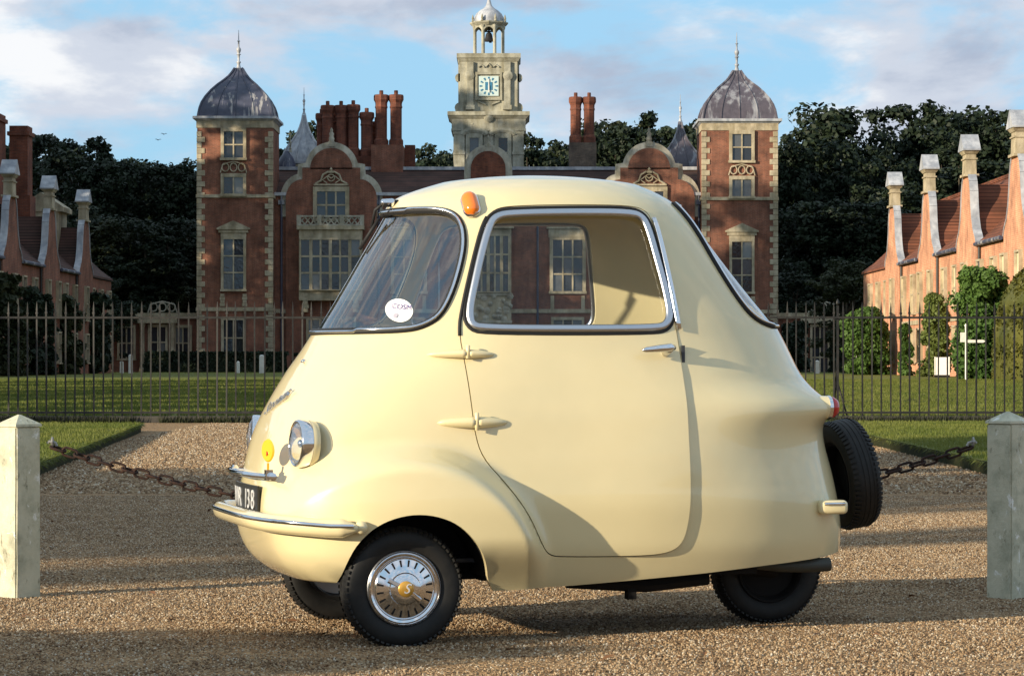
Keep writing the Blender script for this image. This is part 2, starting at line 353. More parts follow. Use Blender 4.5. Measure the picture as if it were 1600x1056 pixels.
# ------------------------------------------------------------------ ground, lawns
def gz(d):
    a = min(max((d-46)/60.0, 0), 1); return 0.30*a*a*(3-2*a)
rng = np.random.default_rng(4)
def vnoise(x, y, sc, seed):
    r = np.random.default_rng(seed); g = r.random((256, 256))
    x = np.asarray(x)*sc+1000; y = np.asarray(y)*sc+1000
    xi = np.floor(x).astype(int); yi = np.floor(y).astype(int); fx = x-xi; fy = y-yi; fx = fx*fx*(3-2*fx); fy = fy*fy*(3-2*fy)
    G = lambda a, b: g[a % 256, b % 256]
    return (G(xi, yi)*(1-fx)+G(xi+1, yi)*fx)*(1-fy)+(G(xi, yi+1)*(1-fx)+G(xi+1, yi+1)*fx)*fy-0.5
def groundz(x, y):
    x = np.asarray(x, float); y = np.asarray(y, float)
    m = np.clip(1-np.abs(x)/9, 0, 1)*np.clip((26-y)/8, 0, 1)*np.clip((y-1)/3, 0, 1)
    h = m*(0.018*vnoise(x, y, 0.5, 1)+0.012*vnoise(x, y*2.2, 1.6, 2)+0.006*vnoise(x, y, 6, 3))
    q = np.clip((y-46)/60, 0, 1); return h+0.30*q*q*(3-2*q)
xs = np.concatenate([[-900, -300, -120, -60, -30, -16, -10], np.arange(-8, 8.01, 0.1), [10, 16, 30, 60, 120, 300, 900]])
ys = np.concatenate([[-300, -100, -40, -15, -6, 0, 3], np.arange(4, 24, 0.1), [24, 27, 31, 36, 42, 46, 52, 60, 70, 80, 90, 100, 106, 130, 180, 300, 600, 1500]])
GX, GY = np.meshgrid(xs, ys); GZ = groundz(GX, GY); nx, ny = len(xs), len(ys)
mb = MB(); mb.v = list(zip(GX.ravel().tolist(), GY.ravel().tolist(), GZ.ravel().tolist()))
mb.f = [(j*nx+i, j*nx+i+1, (j+1)*nx+i+1, (j+1)*nx+i) for j in range(ny-1) for i in range(nx-1)]; mb.m = [0]*len(mb.f)
tag(mb.build('ground', M['gravel'], smooth=True), kind='structure')
# big lawn behind the railings
lx = np.array([-300, -120, -60, -30, -15, -5, 0, 5, 15, 30, 60, 120, 300]); ly = np.array([43.2, 46, 50, 55, 60, 66, 72, 80, 90, 100, 106, 130, 172])
mb = MB()
for y in ly:
    for x in lx: mb.v.append((float(x), float(y), float(groundz(x, y))+0.06))
n = len(lx)
for j in range(len(ly)-1):
    for i in range(n-1): mb.f.append((j*n+i, j*n+i+1, (j+1)*n+i+1, (j+1)*n+i)); mb.m.append(0)
b0 = len(mb.v); mb.add([(-300, 43.2, -0.02), (300, 43.2, -0.02), (300, 43.2, 0.06), (-300, 43.2, 0.06)], [(0, 1, 2, 3)])
tag(mb.build('lawn', M['grass']), kind='structure')
# bands of shadow across the court lawn, painted as dark strips
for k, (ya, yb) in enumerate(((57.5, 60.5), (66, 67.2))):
    tag(MB().add([(3, ya, gz(ya)+0.072), (60, ya+1, gz(ya)+0.072), (60, yb+1, gz(yb)+0.072), (3, yb, gz(yb)+0.072)], [(0, 1, 2, 3)]).build('band', M['turf_edge']), kind='structure')
# raised lawn panels beside the drive
def lawn_panel(pts, name='lawn'):
    mb = MB(); n = len(pts)
    vs = [(x, y, 0.11) for x, y in pts]+[(x, y, -0.02) for x, y in pts]
    mb.add(vs, [tuple(range(n))]); mb.mi = 1
    mb.f += [(i, i+n, (i+1) % n+n, (i+1) % n) for i in range(n)]; mb.m += [1]*n
    o = mb.build(name, [M['grass'], M['turf_edge']]); bm = bmesh.new(); bm.from_mesh(o.data); bmesh.ops.recalc_face_normals(bm, faces=bm.faces); bm.to_mesh(o.data); bm.free()
    return tag(o, kind='structure')
def round_corner(pts, i, r=0.5):
    a, b, c = Vector(pts[i-1]), Vector(pts[i]), Vector(pts[(i+1) % len(pts)])
    p, q = b+(a-b).normalized()*r, b+(c-b).normalized()*r
    return [tuple(p*(1-t)**2+b*2*t*(1-t)+q*t*t) for t in (0, .25, .5, .75, 1)]
LP = [(-16, 36.6), (-4.95, 36.6), (-3.62, 19.5), (-16, 19.5)]
lawn_panel([LP[0]]+round_corner(LP, 1)[::1]+round_corner(LP, 2)+[LP[3]])
RP = [(16, 37.5), (16, 20.5), (3.85, 20.5), (4.1, 37.5)]
lawn_panel([RP[0], RP[1]]+round_corner(RP, 2, 1.2)+round_corner(RP, 3))
# short grass blades standing on those two panels: one object, nobody could count them
mb = MB(); rr = random.Random(5)
def in_left(x, y): return 19.55 < y < 36.5 and x < -4.95+(36.6-y)/17.1*1.33-0.03
def in_right(x, y): return 20.6 < y < 37.4 and x > 3.85+(y-20.5)/17*0.25+0.03
cnt = 0
while cnt < 42000:
    y = 19.5+18*rr.random()**1.15; x = rr.uniform(3.4, 8.2)*(1 if rr.random() < .5 else -1)
    if abs(x) > .19*y+.5: continue
    if not (in_left(x, y) or in_right(x, y)): continue
    h = rr.uniform(0.018, 0.042); a = rr.uniform(0, 6.28); w = 0.006; dx, dy = math.cos(a)*w, math.sin(a)*w; lx_, ly_ = rr.uniform(-.015, .015), rr.uniform(-.015, .015)
    mb.add([(x-dx, y-dy, 0.108), (x+dx, y+dy, 0.108), (x+lx_, y+ly_, 0.108+h)], [(0, 1, 2)]); cnt += 1
for k in range(9000):                                  # longer blades hanging over the cut edges
    s_ = rr.random()
    if s_ < .5: y = rr.uniform(19.6, 36.5); x = -4.95+(36.6-y)/17.1*1.33; nx_, ny_2 = 1, 0
    elif s_ < .7: y = rr.uniform(20.9, 37.4); x = 3.85+(y-20.5)/17*0.25; nx_, ny_2 = -1, 0
    elif s_ < .85: x = rr.uniform(4.6, 7); y = 20.5; nx_, ny_2 = 0, -1
    else: x = rr.uniform(-7, -4.2); y = 19.5; nx_, ny_2 = 0, -1
    x -= nx_*rr.uniform(0, .04); y -= ny_2*rr.uniform(0, .04); h = rr.uniform(.01, .05); a = rr.uniform(0, 6.28); w = .007
    o_ = rr.uniform(.02, .07); mb.add([(x-w*math.cos(a), y-w*math.sin(a), .105), (x+w*math.cos(a), y+w*math.sin(a), .105), (x+nx_*o_+rr.uniform(-.02, .02), y+ny_2*o_+rr.uniform(-.02, .02), .12-h*rr.uniform(-.4, 1.8))], [(0, 1, 2)])
tag(mb.build('grass_blades', M['blade']), 'short green grass on the turf panels beside the drive', 'grass', kind='stuff')
# loose gravel stones near the camera
bpy_patch = MB()
pys = np.arange(7.3, 19.01, 0.25)
for y in pys:
    for k in range(13):
        x = (-1+2*k/12)*(.19*y+.35); bpy_patch.v.append((x, float(y), float(groundz(x, y))+0.001))
for j in range(len(pys)-1):
    for i in range(12): bpy_patch.f.append((j*13+i, j*13+i+1, (j+1)*13+i+1, (j+1)*13+i)); bpy_patch.m.append(0)
po = bpy_patch.build('gravel_stones', M['pebble']); tag(po, 'loose tan gravel stones covering the drive', 'gravel', kind='stuff')
ng = bpy.data.node_groups.new('scatter_stones', 'GeometryNodeTree')
ng.interface.new_socket('Geometry', in_out='INPUT', socket_type='NodeSocketGeometry'); ng.interface.new_socket('Geometry', in_out='OUTPUT', socket_type='NodeSocketGeometry')
gi = ng.nodes.new('NodeGroupInput'); go = ng.nodes.new('NodeGroupOutput')
dp = ng.nodes.new('GeometryNodeDistributePointsOnFaces'); dp.inputs['Density'].default_value = 5600; dp.inputs['Seed'].default_value = 3
ic = ng.nodes.new('GeometryNodeMeshIcoSphere'); ic.inputs['Radius'].default_value = 1.0; ic.inputs['Subdivisions'].default_value = 1
sm = ng.nodes.new('GeometryNodeSetMaterial'); sm.inputs['Material'].default_value = M['pebble']
ip = ng.nodes.new('GeometryNodeInstanceOnPoints')
rv = ng.nodes.new('FunctionNodeRandomValue'); rv.data_type = 'FLOAT_VECTOR'; rv.inputs[0].default_value = (0, 0, 0); rv.inputs[1].default_value = (6.28, 6.28, 6.28)
rs = ng.nodes.new('FunctionNodeRandomValue'); rs.data_type = 'FLOAT_VECTOR'; rs.inputs[0].default_value = (0.0024, 0.0024, 0.0018); rs.inputs[1].default_value = (0.0066, 0.0060, 0.0048)
rs.inputs['Seed'].default_value = 9
L = ng.links.new
L(gi.outputs[0], dp.inputs['Mesh']); L(dp.outputs['Points'], ip.inputs['Points']); L(ic.outputs['Mesh'], sm.inputs['Geometry']); L(sm.outputs[0], ip.inputs['Instance'])
L(rv.outputs[0], ip.inputs['Rotation']); L(rs.outputs[0], ip.inputs['Scale']); L(ip.outputs[0], go.inputs[0])
md = po.modifiers.new('scatter', 'NODES'); md.node_group = ng
# coarser stones farther up the drive, and grass tufts on the court lawn, scattered the same way
def scatter(name, m, inst, y0, y1, dens, smin, smax, seed, label, cat, halfw, zoff, upright=False, step=0.5):
    q = MB(); yy = np.arange(y0, y1+.01, step)
    for y in yy:
        for k in range(13): x = (-1+2*k/12)*halfw(y); q.v.append((x, float(y), float(groundz(x, y))+zoff))
    for j in range(len(yy)-1):
        for i in range(12): q.f.append((j*13+i, j*13+i+1, (j+1)*13+i+1, (j+1)*13+i)); q.m.append(0)
    o = q.build(name, m); tag(o, label, cat, kind='stuff')
    g = ng.copy(); g.name = name
    nd = {n.bl_idname: n for n in g.nodes}
    nd['GeometryNodeDistributePointsOnFaces'].inputs['Density'].default_value = dens; nd['GeometryNodeDistributePointsOnFaces'].inputs['Seed'].default_value = seed
    rv_ = [n for n in g.nodes if n.bl_idname == 'FunctionNodeRandomValue']; a, b = rv_[0], rv_[1]
    if b.inputs[1].default_value[0] > 3: a, b = b, a
    b.inputs[0].default_value = smin; b.inputs[1].default_value = smax
    if upright: a.inputs[0].default_value = (-.25, -.25, 0); a.inputs[1].default_value = (.25, .25, 6.28)
    nd['GeometryNodeSetMaterial'].inputs['Material'].default_value = m
    if inst is not None:
        oi_ = g.nodes.new('GeometryNodeObjectInfo'); oi_.inputs['Object'].default_value = inst; g.links.new(oi_.outputs['Geometry'], nd['GeometryNodeSetMaterial'].inputs['Geometry'])
    o.modifiers.new('scatter', 'NODES').node_group = g; return o
scatter('gravel_stones', M['pebble'], None, 19, 41.5, 620, (0.007, 0.007, 0.005), (0.018, 0.016, 0.012), 5, 'loose tan gravel stones farther up the drive', 'gravel', lambda y: min(4.6, .19*y+.3), .001)

# ------------------------------------------------------------------ iron railings
FD = 42.0
pk = MB(); pk.box(-.011, .011, -.011, .011, 0.02, 1.70); pk.frus((0, 0), .017, .017, 1.64, 1.67, .017, .017); pk.frus((0, 0), .012, .012, 1.70, 1.83, .002, .002)
PICK = pk.mesh('picket', M['iron'])
def railing(x0, x1, label, posts):
    e = empty('railing', (x0, FD, 0), 0, label, 'fence', 'iron railings either side of the drive')
    k = MB(); k.box(0, x1-x0, -.10, .10, -.03, .10); kb = k.mesh('kerb', M['kerb']); bevelled(kb, .012); link('kerb', kb, e)
    for z, n_ in ((0.14, 'rail'), (1.60, 'rail')): MB().box(0, x1-x0, -.018, .018, z, z+.032).build(n_, M['iron'], e)
    x = 0.07; r = random.Random(int(x0*10))
    while x < x1-x0-.03:
        link('picket', PICK, e, (x, 0, 0.03+r.uniform(-.006, .006)), (r.uniform(-.006, .006), r.uniform(-.006, .006), r.uniform(-.2, .2))); x += 0.146
    for p in posts:
        q = MB(); q.box(-.018, .018, -.018, .018, 0.05, 1.80); q.lathe([(0.001, 1.80), (.022, 1.82), (.028, 1.84), (.02, 1.87), (.001, 1.91)], 10)
        q.tube([(0, 0.02, 1.0), (0, 0.30, .55), (0, .55, 0.05)], .018, 6); q.tube([(.0, 0, 0.62), (.09, -.0, .30), (.16, 0, 0.06)], .014, 6); q.tube([(-.0, 0, 0.62), (-.09, -.0, .30), (-.16, 0, 0.06)], .014, 6)
        link('post', q.mesh('post', M['iron']), e, (p-x0, 0.03, 0))
    return e
railing(-10.6, -2.55, 'black iron railing with spear tops before the shaded lawn', (-8.6, -2.6))
railing(2.7, 10.6, 'black iron railing with spear tops before the sunlit lawn', (2.75, 5.02, 8.3))
# tufts of grass and weed growing along the foot of the railings
mb = MB(); rr = random.Random(8)
for k in range(5200):
    x = rr.uniform(-8.6, 8.6)
    if abs(x) < 2.5 or -5.75 < x < -5.4: continue
    y = FD-.12-rr.random()*.12; h = rr.uniform(.04, .17); a = rr.uniform(0, 6.28); w = .008
    mb.add([(x-w*math.cos(a), y-w*math.sin(a), 0), (x+w*math.cos(a), y+w*math.sin(a), 0), (x+rr.uniform(-.05, .05), y-rr.uniform(0, .04), h)], [(0, 1, 2)])
tag(mb.build('grass_tufts', M['leaf_olive']), 'dark grass tufts along the foot of the railings', 'grass', kind='stuff')

# ------------------------------------------------------------------ bollards and chain
BD = 10.6
def bollard(px, label, rz, h):
    X = (px-800)*BD/FP; e = empty('bollard', (X, BD, 0), rz, label, 'bollard', 'painted posts carrying the chain')
    s = .059
    q = MB(); q.frus((0, 0), s*1.02, s*1.02, -.05, h-.045, s, s); me = q.mesh('shaft', M['bollard'])
    bm = bmesh.new(); bm.from_mesh(me); bmesh.ops.subdivide_edges(bm, edges=bm.edges[:], cuts=8, use_grid_fill=True)
    r = random.Random(int(px))
    bmesh.ops.bevel(bm, geom=[ed for ed in bm.edges if len(ed.link_faces) == 2 and ed.calc_face_angle(0) > .7], offset=.006, segments=2, affect='EDGES')
    for v in bm.verts: v.co.x += r.uniform(-.0007, .0007); v.co.y += r.uniform(-.0007, .0007)
    bm.to_mesh(me); bm.free(); smooth_angle(me, 50); link('shaft', me, e)
    c = MB().frus((0, 0), s*1.06, s*1.06, h-.046, h-.036, s*1.04, s*1.04); c.frus((0, 0), s*1.04, s*1.04, h-.0362, h, .004, .004)
    link('cap', c.mesh('cap', M['bollard']), e)
    return e
HB = CH-(HZ-648)*0 - 0.0
bollard(30, 'cream painted stone post with flaking paint beside the left grass panel', R(47), .710)
bollard(1575, 'cream painted stone post half shaded, behind the spare wheel', R(43), .722)
lk = MB(); pts = []
for k in range(20):
    q = 2*math.pi*k/20; c, s_ = math.cos(q), math.sin(q); pts.append((c*.0135+(0.0165 if c > 0 else -0.0165) if abs(c) > 1e-6 else 0, s_*.0155, 0))
lk.tube(pts, .0055, 6, closed=True, up=(0, 0, 1)); LINK = lk.mesh('link', M['rust'], smooth=True)
ch = empty('chain', (0, BD, 0.288), 0, 'rusty iron chain sagging between the two painted posts', 'chain')
def cz(x): return .600-.312*(1-(x/1.835)**2)
x = -1.765; i = 0
while x < 1.77:
    dz = 2*.312*x/1.835**2; sl = math.atan(dz)
    m4 = Matrix.Rotation(-sl, 4, 'Y') @ Matrix.Rotation(R(90 if i % 2 else 6+random.Random(i).uniform(-14, 14)), 4, 'X')
    o = link('link', LINK, ch); o.matrix_local = Matrix.Translation((x, 0, cz(x)-.288)) @ m4
    x += .0485*math.cos(sl); i += 1
for s_ in (-1, 1):
    q = MB().tube([(s_*1.835-s_*.03, 0, .31), (s_*1.80, 0, .318), (s_*1.775, 0, .312), (s_*1.77, 0, .30)], .006, 6); q.lathe([(.02, 0), (.02, .006)], 10, (s_*1.79, 0, .316), 'x')
    q.build('hook', M['steel'], ch)

mb = MB(); rr = random.Random(21)
for k in range(150):
    y = rr.uniform(8, 24); x = rr.uniform(-1, 1)*(.19*y+.2); z = float(groundz(x, y))+.010; a = rr.uniform(0, 6.28); L_ = rr.uniform(.012, .026); u = Vector((math.cos(a), math.sin(a), rr.uniform(-.2, .5))); v = Vector((-math.sin(a), math.cos(a), rr.uniform(-.3, .3))); c = Vector((x, y, z))
    mb.add([c-u*L_, c+v*L_*.55+Vector((0, 0, .004)), c+u*L_, c-v*L_*.55+Vector((0, 0, .004))], [(0, 1, 2, 3)])
tag(mb.build('fallen_leaves', mat('dead_leaf', (.16, .07, .025), .7)), 'scattered dead brown leaves on the gravel drive', 'leaves', kind='stuff')
# ------------------------------------------------------------------ buildings
def put(mb, name, m, parent, smooth=False, angle=None, sub=None):
    p = parent.location if sub is None else parent.location+sub.location
    mb.v = [(a-p.x, b-p.y, c-p.z) for a, b, c in mb.v]
    return mb.build(name, m, sub or parent, smooth=smooth, angle=angle)
PANE = MB().box(-.5, .5, -.012, .012, -.5, .5).mesh('pane', M['pane'])
PANE_B = MB().box(-.5, .5, -.012, .012, -.5, .5).mesh('pale_pane', M['blind'])
wr = random.Random(12)
def window(parent, X, Y, Z0, Z1, w, cols, rows, border=.15, mull=.085, m='stone', rz=0.0, pane=None, sill=True, heavy=None):
    h = Z1-Z0; f = MB(); pane = pane or PANE
    f.box(-w/2-border, -w/2, -.16, .02, 0, h); f.box(w/2, w/2+border, -.16, .02, 0, h)
    f.box(-w/2-border, w/2+border, -.17, .02, h, h+border*1.2)
    f.box(-w/2-border*1.25, w/2+border*1.25, -.21, .02, -border*.8, 0)
    cw = w/cols; rh = h/rows
    for c in range(1, cols):
        mm = mull*(1.7 if heavy and c in heavy else 1)
        f.box(-w/2+c*cw-mm/2, -w/2+c*cw+mm/2, -.13, .02, 0, h)
    for r in range(1, rows): f.box(-w/2, w/2, -.118, .02, r*rh-mull/2, r*rh+mull/2)
    o = f.build('window', M[m], parent, (X-parent.location.x, Y-parent.location.y, Z0-parent.location.z), (0, 0, rz))
    for c in range(cols):
        for r in range(rows):
            link('pane', pane, o, (-w/2+(c+.5)*cw, -.03, (r+.5)*rh), (wr.uniform(-.02, .02), 0, wr.uniform(-.025, .025)), (cw-.01, 1, rh-.01))
    return o
def pediment(parent, X, Y, Z, w, h, m='stone'):
    q = MB().prism([(X-w/2, Z), (X+w/2, Z), (X+w/2, Z+.10), (X, Z+h), (X-w/2, Z+.10)], Y-.30, Y+.02)
    q.box(X-w/2+.12, X+w/2-.12, Y-.22, Y+.02, Z-.20, Z-.004); return put(q, 'pediment', M[m], parent)
def strapwork(parent, X, Y, Z, w, h, m='stone', tri=True):
    q = MB(); y = Y-.10; r = .045
    if tri:
        q.box(X-w/2, X+w/2, Y-.2, Y, Z, Z+.12)
        for s in (-1, 1):
            q.tube([(X+s*w*.46, y, Z+.12), (X+s*w*.30, y, Z+h*.28), (X+s*w*.24, y, Z+h*.62), (X+s*w*.08, y, Z+h*.80)], r*1.5, 6)
            q.tube([(X+s*w*.12, y, Z+h*.15), (X+s*w*.25, y, Z+h*.32), (X+s*w*.10, y, Z+h*.55), (X, y, Z+h*.42)], r, 6)
        q.tube([(X+w*.1*math.cos(a), y, Z+h*.45+w*.1*math.sin(a)) for a in [k*math.pi/6 for k in range(12)]], r, 6, closed=True)
        q.frus((X, Y-.1), .16, .1, Z+h*.72, Z+h*.84, .16, .1); q.lathe([(.05, Z+h*.84), (.11, Z+h*.92), (.02, Z+h*1.05)], 8, (X, Y-.1, 0))
    else:
        for k in range(-1, 2):
            cx = X+k*w*.31
            q.tube([(cx+w*.13*math.cos(a), y, Z+h*.5+h*.36*math.sin(a)) for a in [j*math.pi/6 for j in range(12)]], r, 6, closed=True)
        q.tube([(X-w*.5, y, Z+.03), (X-w*.42, y, Z+h*.7), (X-w*.2, y, Z+h*.9), (X, y, Z+h), (X+w*.2, y, Z+h*.9), (X+w*.42, y, Z+h*.7), (X+w*.5, y, Z+.03)], r, 6)
    return put(q, 'strapwork', M[m], parent)
def finial(zb, zt, r, c, mats, parent, sub=None, name='finial'):
    h = zt-zb
    pr = [(r*1.4, 0), (r*.9, .06), (r*.55, .15), (r*.9, .17), (r*.9, .20), (r*.45, .22), (r*.5, .36), (r*1.0, .38), (r*.5, .41), (r*.85, .46), (r*1.0, .50), (r*.8, .54), (r*.35, .57), (r*.3, .70), (r*.7, .715), (r*.25, .74), (r*.15, .9), (.012, 1.0)]
    return put(MB().lathe([(a, zb+b*h) for a, b in pr], 10, (c[0], c[1], 0)), name, mats, parent, angle=60, sub=sub)
def ogee(parent, cx, cy, prof, m, seams=3):
    q = MB(); N = 8
    for hw, z in prof:
        for s in range(4):
            for k in range(N):
                t = -1+2*k/N; a = [(t, -1), (1, t), (-t, 1), (-1, -t)][s]; q.v.append((cx+a[0]*hw, cy+a[1]*hw, z))
    n = 4*N
    for i in range(len(prof)-1):
        for k in range(n): q.f.append((i*n+k, i*n+(k+1) % n, (i+1)*n+(k+1) % n, (i+1)*n+k)); q.m.append(0)
    q.add(q.v[-n:], [tuple(range(n))])
    for s in range(4):
        for k in range(seams+1):
            t = -1+2*k/(seams+1)
            band = []
            for hw, z in prof:
                a = [(t, -1), (1, t), (-t, 1), (-1, -t)][s]; band.append((cx+a[0]*hw*1.005, cy+a[1]*hw*1.005, z))
            q.tube(band, .05 if k else .08, 5)
    return put(q, 'dome', M[m], parent, angle=35)
QA = bevelled(MB().box(-.27, .27, -.12, .12, -.17, .17).mesh('quoin', M['stone']), .02, 1)
QB = bevelled(MB().box(-.16, .16, -.12, .12, -.17, .17).mesh('quoin', M['stone']), .02, 1)
def quoins(parent, X, Y, z0, z1, side):
    z = z0+.18; i = 0
    while z < z1-.15:
        w = .27 if i % 2 else .16
        link('quoin', QA if i % 2 else QB, parent, (X-side*(w-.03)-parent.location.x, Y+.07-parent.location.y, z-parent.location.z)); z += .36; i += 1

GB = 0.28       # ground level at the house
TD = 176.6      # front plane of the corner towers
def corner_tower(cpx, dy, label, lead, face_px):
    k = TD/FP; X = (cpx-800)*k; Z = lambda py: CH+(HZ-py-dy)*k
    hw = 59*k; e = empty('corner_tower', (X, TD+hw, GB), 0, label, 'tower', 'corner towers of the mansion')
    put(MB().box(X-hw, X+hw, TD, TD+2*hw, GB-.3, Z(196)), 'wall', M['brick'], e)
    put(MB().box(X-hw-.05, X+hw+.05, TD-.05, TD+2*hw+.05, Z(200), Z(189)), 'frieze', M['stone'], e)
    c = MB().frus((X, TD+hw), hw+.06, hw+.06, Z(189)+.003, Z(186), hw+.20, hw+.20); c.frus((X, TD+hw), hw+.27, hw+.27, Z(186)+.003, Z(182), hw+.27, hw+.27)
    put(c, 'cornice', M['lead'], e)
    put(MB().box(X-hw-.07, X+hw+.07, TD-.10, TD+2*hw+.07, Z(309), Z(304)), 'string_course', M['stone'], e)
    put(MB().box(X-hw-.07, X+hw+.07, TD-.10, TD+2*hw+.07, Z(486), Z(480)), 'string_course', M['stone'], e)
    put(MB().box(X-hw-.12, X+hw+.12, TD-.12, TD+2*hw+.12, GB-.3, Z(566)), 'plinth', M['stone_grey'], e)
    for s in (-1, 1): quoins(e, X+s*hw, TD, GB+.9, Z(201), s)
    prof = [(58, 182), (57, 176), (55.5, 168), (52.5, 159), (47, 149), (39.5, 139), (31, 130), (22, 122), (15, 115), (10, 108), (6, 101)]
    d = ogee(e, X, TD+hw, [(a*k, Z(b)) for a, b in prof], lead)
    finial(Z(103), Z(40), .16, (X, TD+hw), M['lead'], e)
    ox = (face_px)*k
    def wn_(a, b, w, c, r, **kw): return window(e, X+ox, TD, Z(b), Z(a), w*k, c, r, **kw)
    wn_(206, 247, 30, 2, 2, border=.20); wn_(277, 303, 30, 2, 1, border=.20)
    strapwork(e, X+ox, TD, Z(271), 1.7, .75, tri=False)
    wn_(374, 452, 31, 2, 3, border=.17)
    put(MB().box(X+ox-.83, X+ox+.83, TD-.15, TD+.02, Z(369.5), Z(361)), 'lintel', M['stone'], e)
    pediment(e, X+ox, TD, Z(359), 2.15, .58)
    for s in (-1, 1):
        q = MB()
        for j in range(4): q.box(X+ox+s*.72-.13*(1+.3*(j % 2)), X+ox+s*.72+.13*(1+.3*(j % 2)), TD-.08, TD+.02, Z(459+(j+1)*5)+.02, Z(459+j*5))
        put(q, 'window_apron', M['stone'], e)
    wn_(500, 556, 30, 2, 2, border=.18)
    return e
corner_tower(367, 0, 'square brick corner tower with dark slate-blue ogee dome beside shaded trees', 'lead_dark', -2)
corner_tower(1156, 4, 'square brick corner tower whose ogee lead dome is streaked with white', 'lead_streaked', 3)

# ---- main range
MD = 178.0; km = MD/FP
mx = lambda px: (px-800)*km
mz = lambda py: CH+(HZ-py)*km
XC = mx(763)
house = empty('mansion', (XC, MD, GB), 0, 'long red brick mansion front with shaped gables and clustered chimneys', 'mansion')
xl, xr = mx(425), mx(1101)
put(MB().box(xl, xr, MD, MD+9, GB-.3, mz(306)), 'wall', M['brick'], house)
put(MB().box(xl, xr, MD-.12, MD, mz(489), mz(483)), 'string_course', M['stone'], house)
put(MB().box(xl, xr, MD-.16, MD, GB-.3, mz(566)), 'plinth', M['stone_grey'], house)
put(MB().box(xl, xr, MD-.22, MD+.3, mz(306), mz(301)), 'parapet', M['lead'], house)
rf = MB().prismx([(MD+.5, mz(303)), (MD+1.0, mz(300)), (MD+5.2, mz(257)), (MD+5.8, mz(257)), (MD+10, mz(300)), (MD+10, mz(303))], xl+.05, xr-.05)
roof = put(rf, 'roof', M['tile_dark'], house)
put(MB().box(xl+.05, xr-.05, MD+5.0, MD+6.0, mz(257.2), mz(252)), 'ridge', M['lead'], house)
def gable_outline(cx, base, s=1.0):
    P = []
    for a in range(0, 91, 10): P.append((math.sin(R(a))*33, 232+33*(1-math.cos(R(a)))))
    P += [(33, 272), (34, 272), (45, 263), (45, 281)]
    P[-4:] = [(33, 263), (45, 262.9), (45, 281)]
    for a in range(0, 91, 10): P.append((45+26*math.sin(R(a)), 281+30*(1-math.cos(R(a)))))
    P.append((71, base))
    r = [(cx+x*s, y) for x, y in P]; l = [(cx-x*s, y) for x, y in P[::-1] if x > .01]
    return l+r
def shaped_gable(cpx, with_detail=True):
    pts = [(mx(x), mz(y)) for x, y in gable_outline(cpx, 340)]
    g = MB(); n = len(pts)
    # strip triangulation: mirror pairs, so no concave n-gon
    half = n//2
    vs = [(x, MD-.30, z) for x, z in pts]+[(x, MD+.35, z) for x, z in pts]; fs = []
    for i in range(half):
        a, b, c, d = i, i+1, n-2-i, n-1-i
        if b >= c+1: break
        if b == c: fs += [(a, b, d), (a+n, d+n, b+n)]
        else: fs += [(a, b, c, d)[::-1], (a+n, b+n, c+n, d+n)]
    for i in range(n-1): fs.append((i, i+1, i+1+n, i+n))
    g.add(vs, fs)
    put(g, 'gable', M['brick'], house, angle=20)
    body = MB().box(pts[0][0], pts[-1][0], MD-.30, MD-.01, GB-.3, pts[0][1]); put(body, 'bay_wall', M['brick'], house)
    put(MB().tube([(x, MD+.03, z+.05) for x, z in pts], .17, 6, r2=.42, up=[(0, 0, 1)]*n if False else None), 'coping', M['stone_pale'], house)
    X = mx(cpx); Zt = mz(232)
    put(MB().box(X-.22, X+.22, MD-.2, MD+.24, Zt+.1, Zt+.42).lathe([(.15, Zt+.42), (.20, Zt+.62), (.13, Zt+.8), (.17, Zt+.95), (.08, Zt+1.08), (.10, Zt+1.2), (.02, Zt+1.34)], 9, (X, MD, 0)), 'statue', M['stone_pale'], house, angle=60)
    y = MD-.30
    window(house, X, y, mz(342), mz(300), 44*km, 3, 2, border=.26, mull=.11)
    strapwork(house, X, y, mz(291), 42*km+.5, 1.15)
    # projecting bay below
    by = y-.75; bw = 49*km
    q = MB().prism([(X-bw, mz(470)), (X+bw, mz(470)), (X+bw, mz(360)), (X-bw, mz(360))], by, y-.004); put(q, 'bay', M['stone'], house)
    put(MB().box(X-bw-.14, X+bw+.14, by-.16, y, mz(360), mz(354)), 'cornice', M['stone'], house)
    b = MB(); zb, zt_ = mz(354)+.01, mz(338)
    b.box(X-bw-.05, X+bw+.05, by-.10, by+.08, zt_-.11, zt_); b.box(X-bw-.05, X+bw+.05, by-.10, by+.08, zb, zb+.09)
    for j in (-1, -.36, .36, 1): b.box(X+j*bw-.14, X+j*bw+.14, by-.11, by+.09, zb, zt_+.02)
    j = -bw
    while j < bw-.1:
        b.tube([(X+j, by, zb+.07), (X+j+.38, by, zt_-.1)], .05, 5); b.tube([(X+j+.38, by, zb+.07), (X+j, by, zt_-.1)], .05, 5); j += .38
    put(b, 'balustrade', M['stone_pale'], house)
    window(house, X, by, mz(453), mz(376), 2*bw-.3, 6, 3, border=.10, mull=.12, heavy=(1, 3, 5))
    window(house, X, y, mz(556), mz(500), 70*km, 4, 2, border=.16)
    for s in (-1, 1):
        q = MB()
        for j in range(5): q.box(X+s*bw*.8-.15*(1+.4*(j % 2)), X+s*bw*.8+.15*(1+.4*(j % 2)), by-.06, y-.01, mz(458+(j+1)*6), mz(458+j*6)-.02)
        put(q, 'window_apron', M['stone'], house)
for c in (518, 1014): shaped_gable(c)
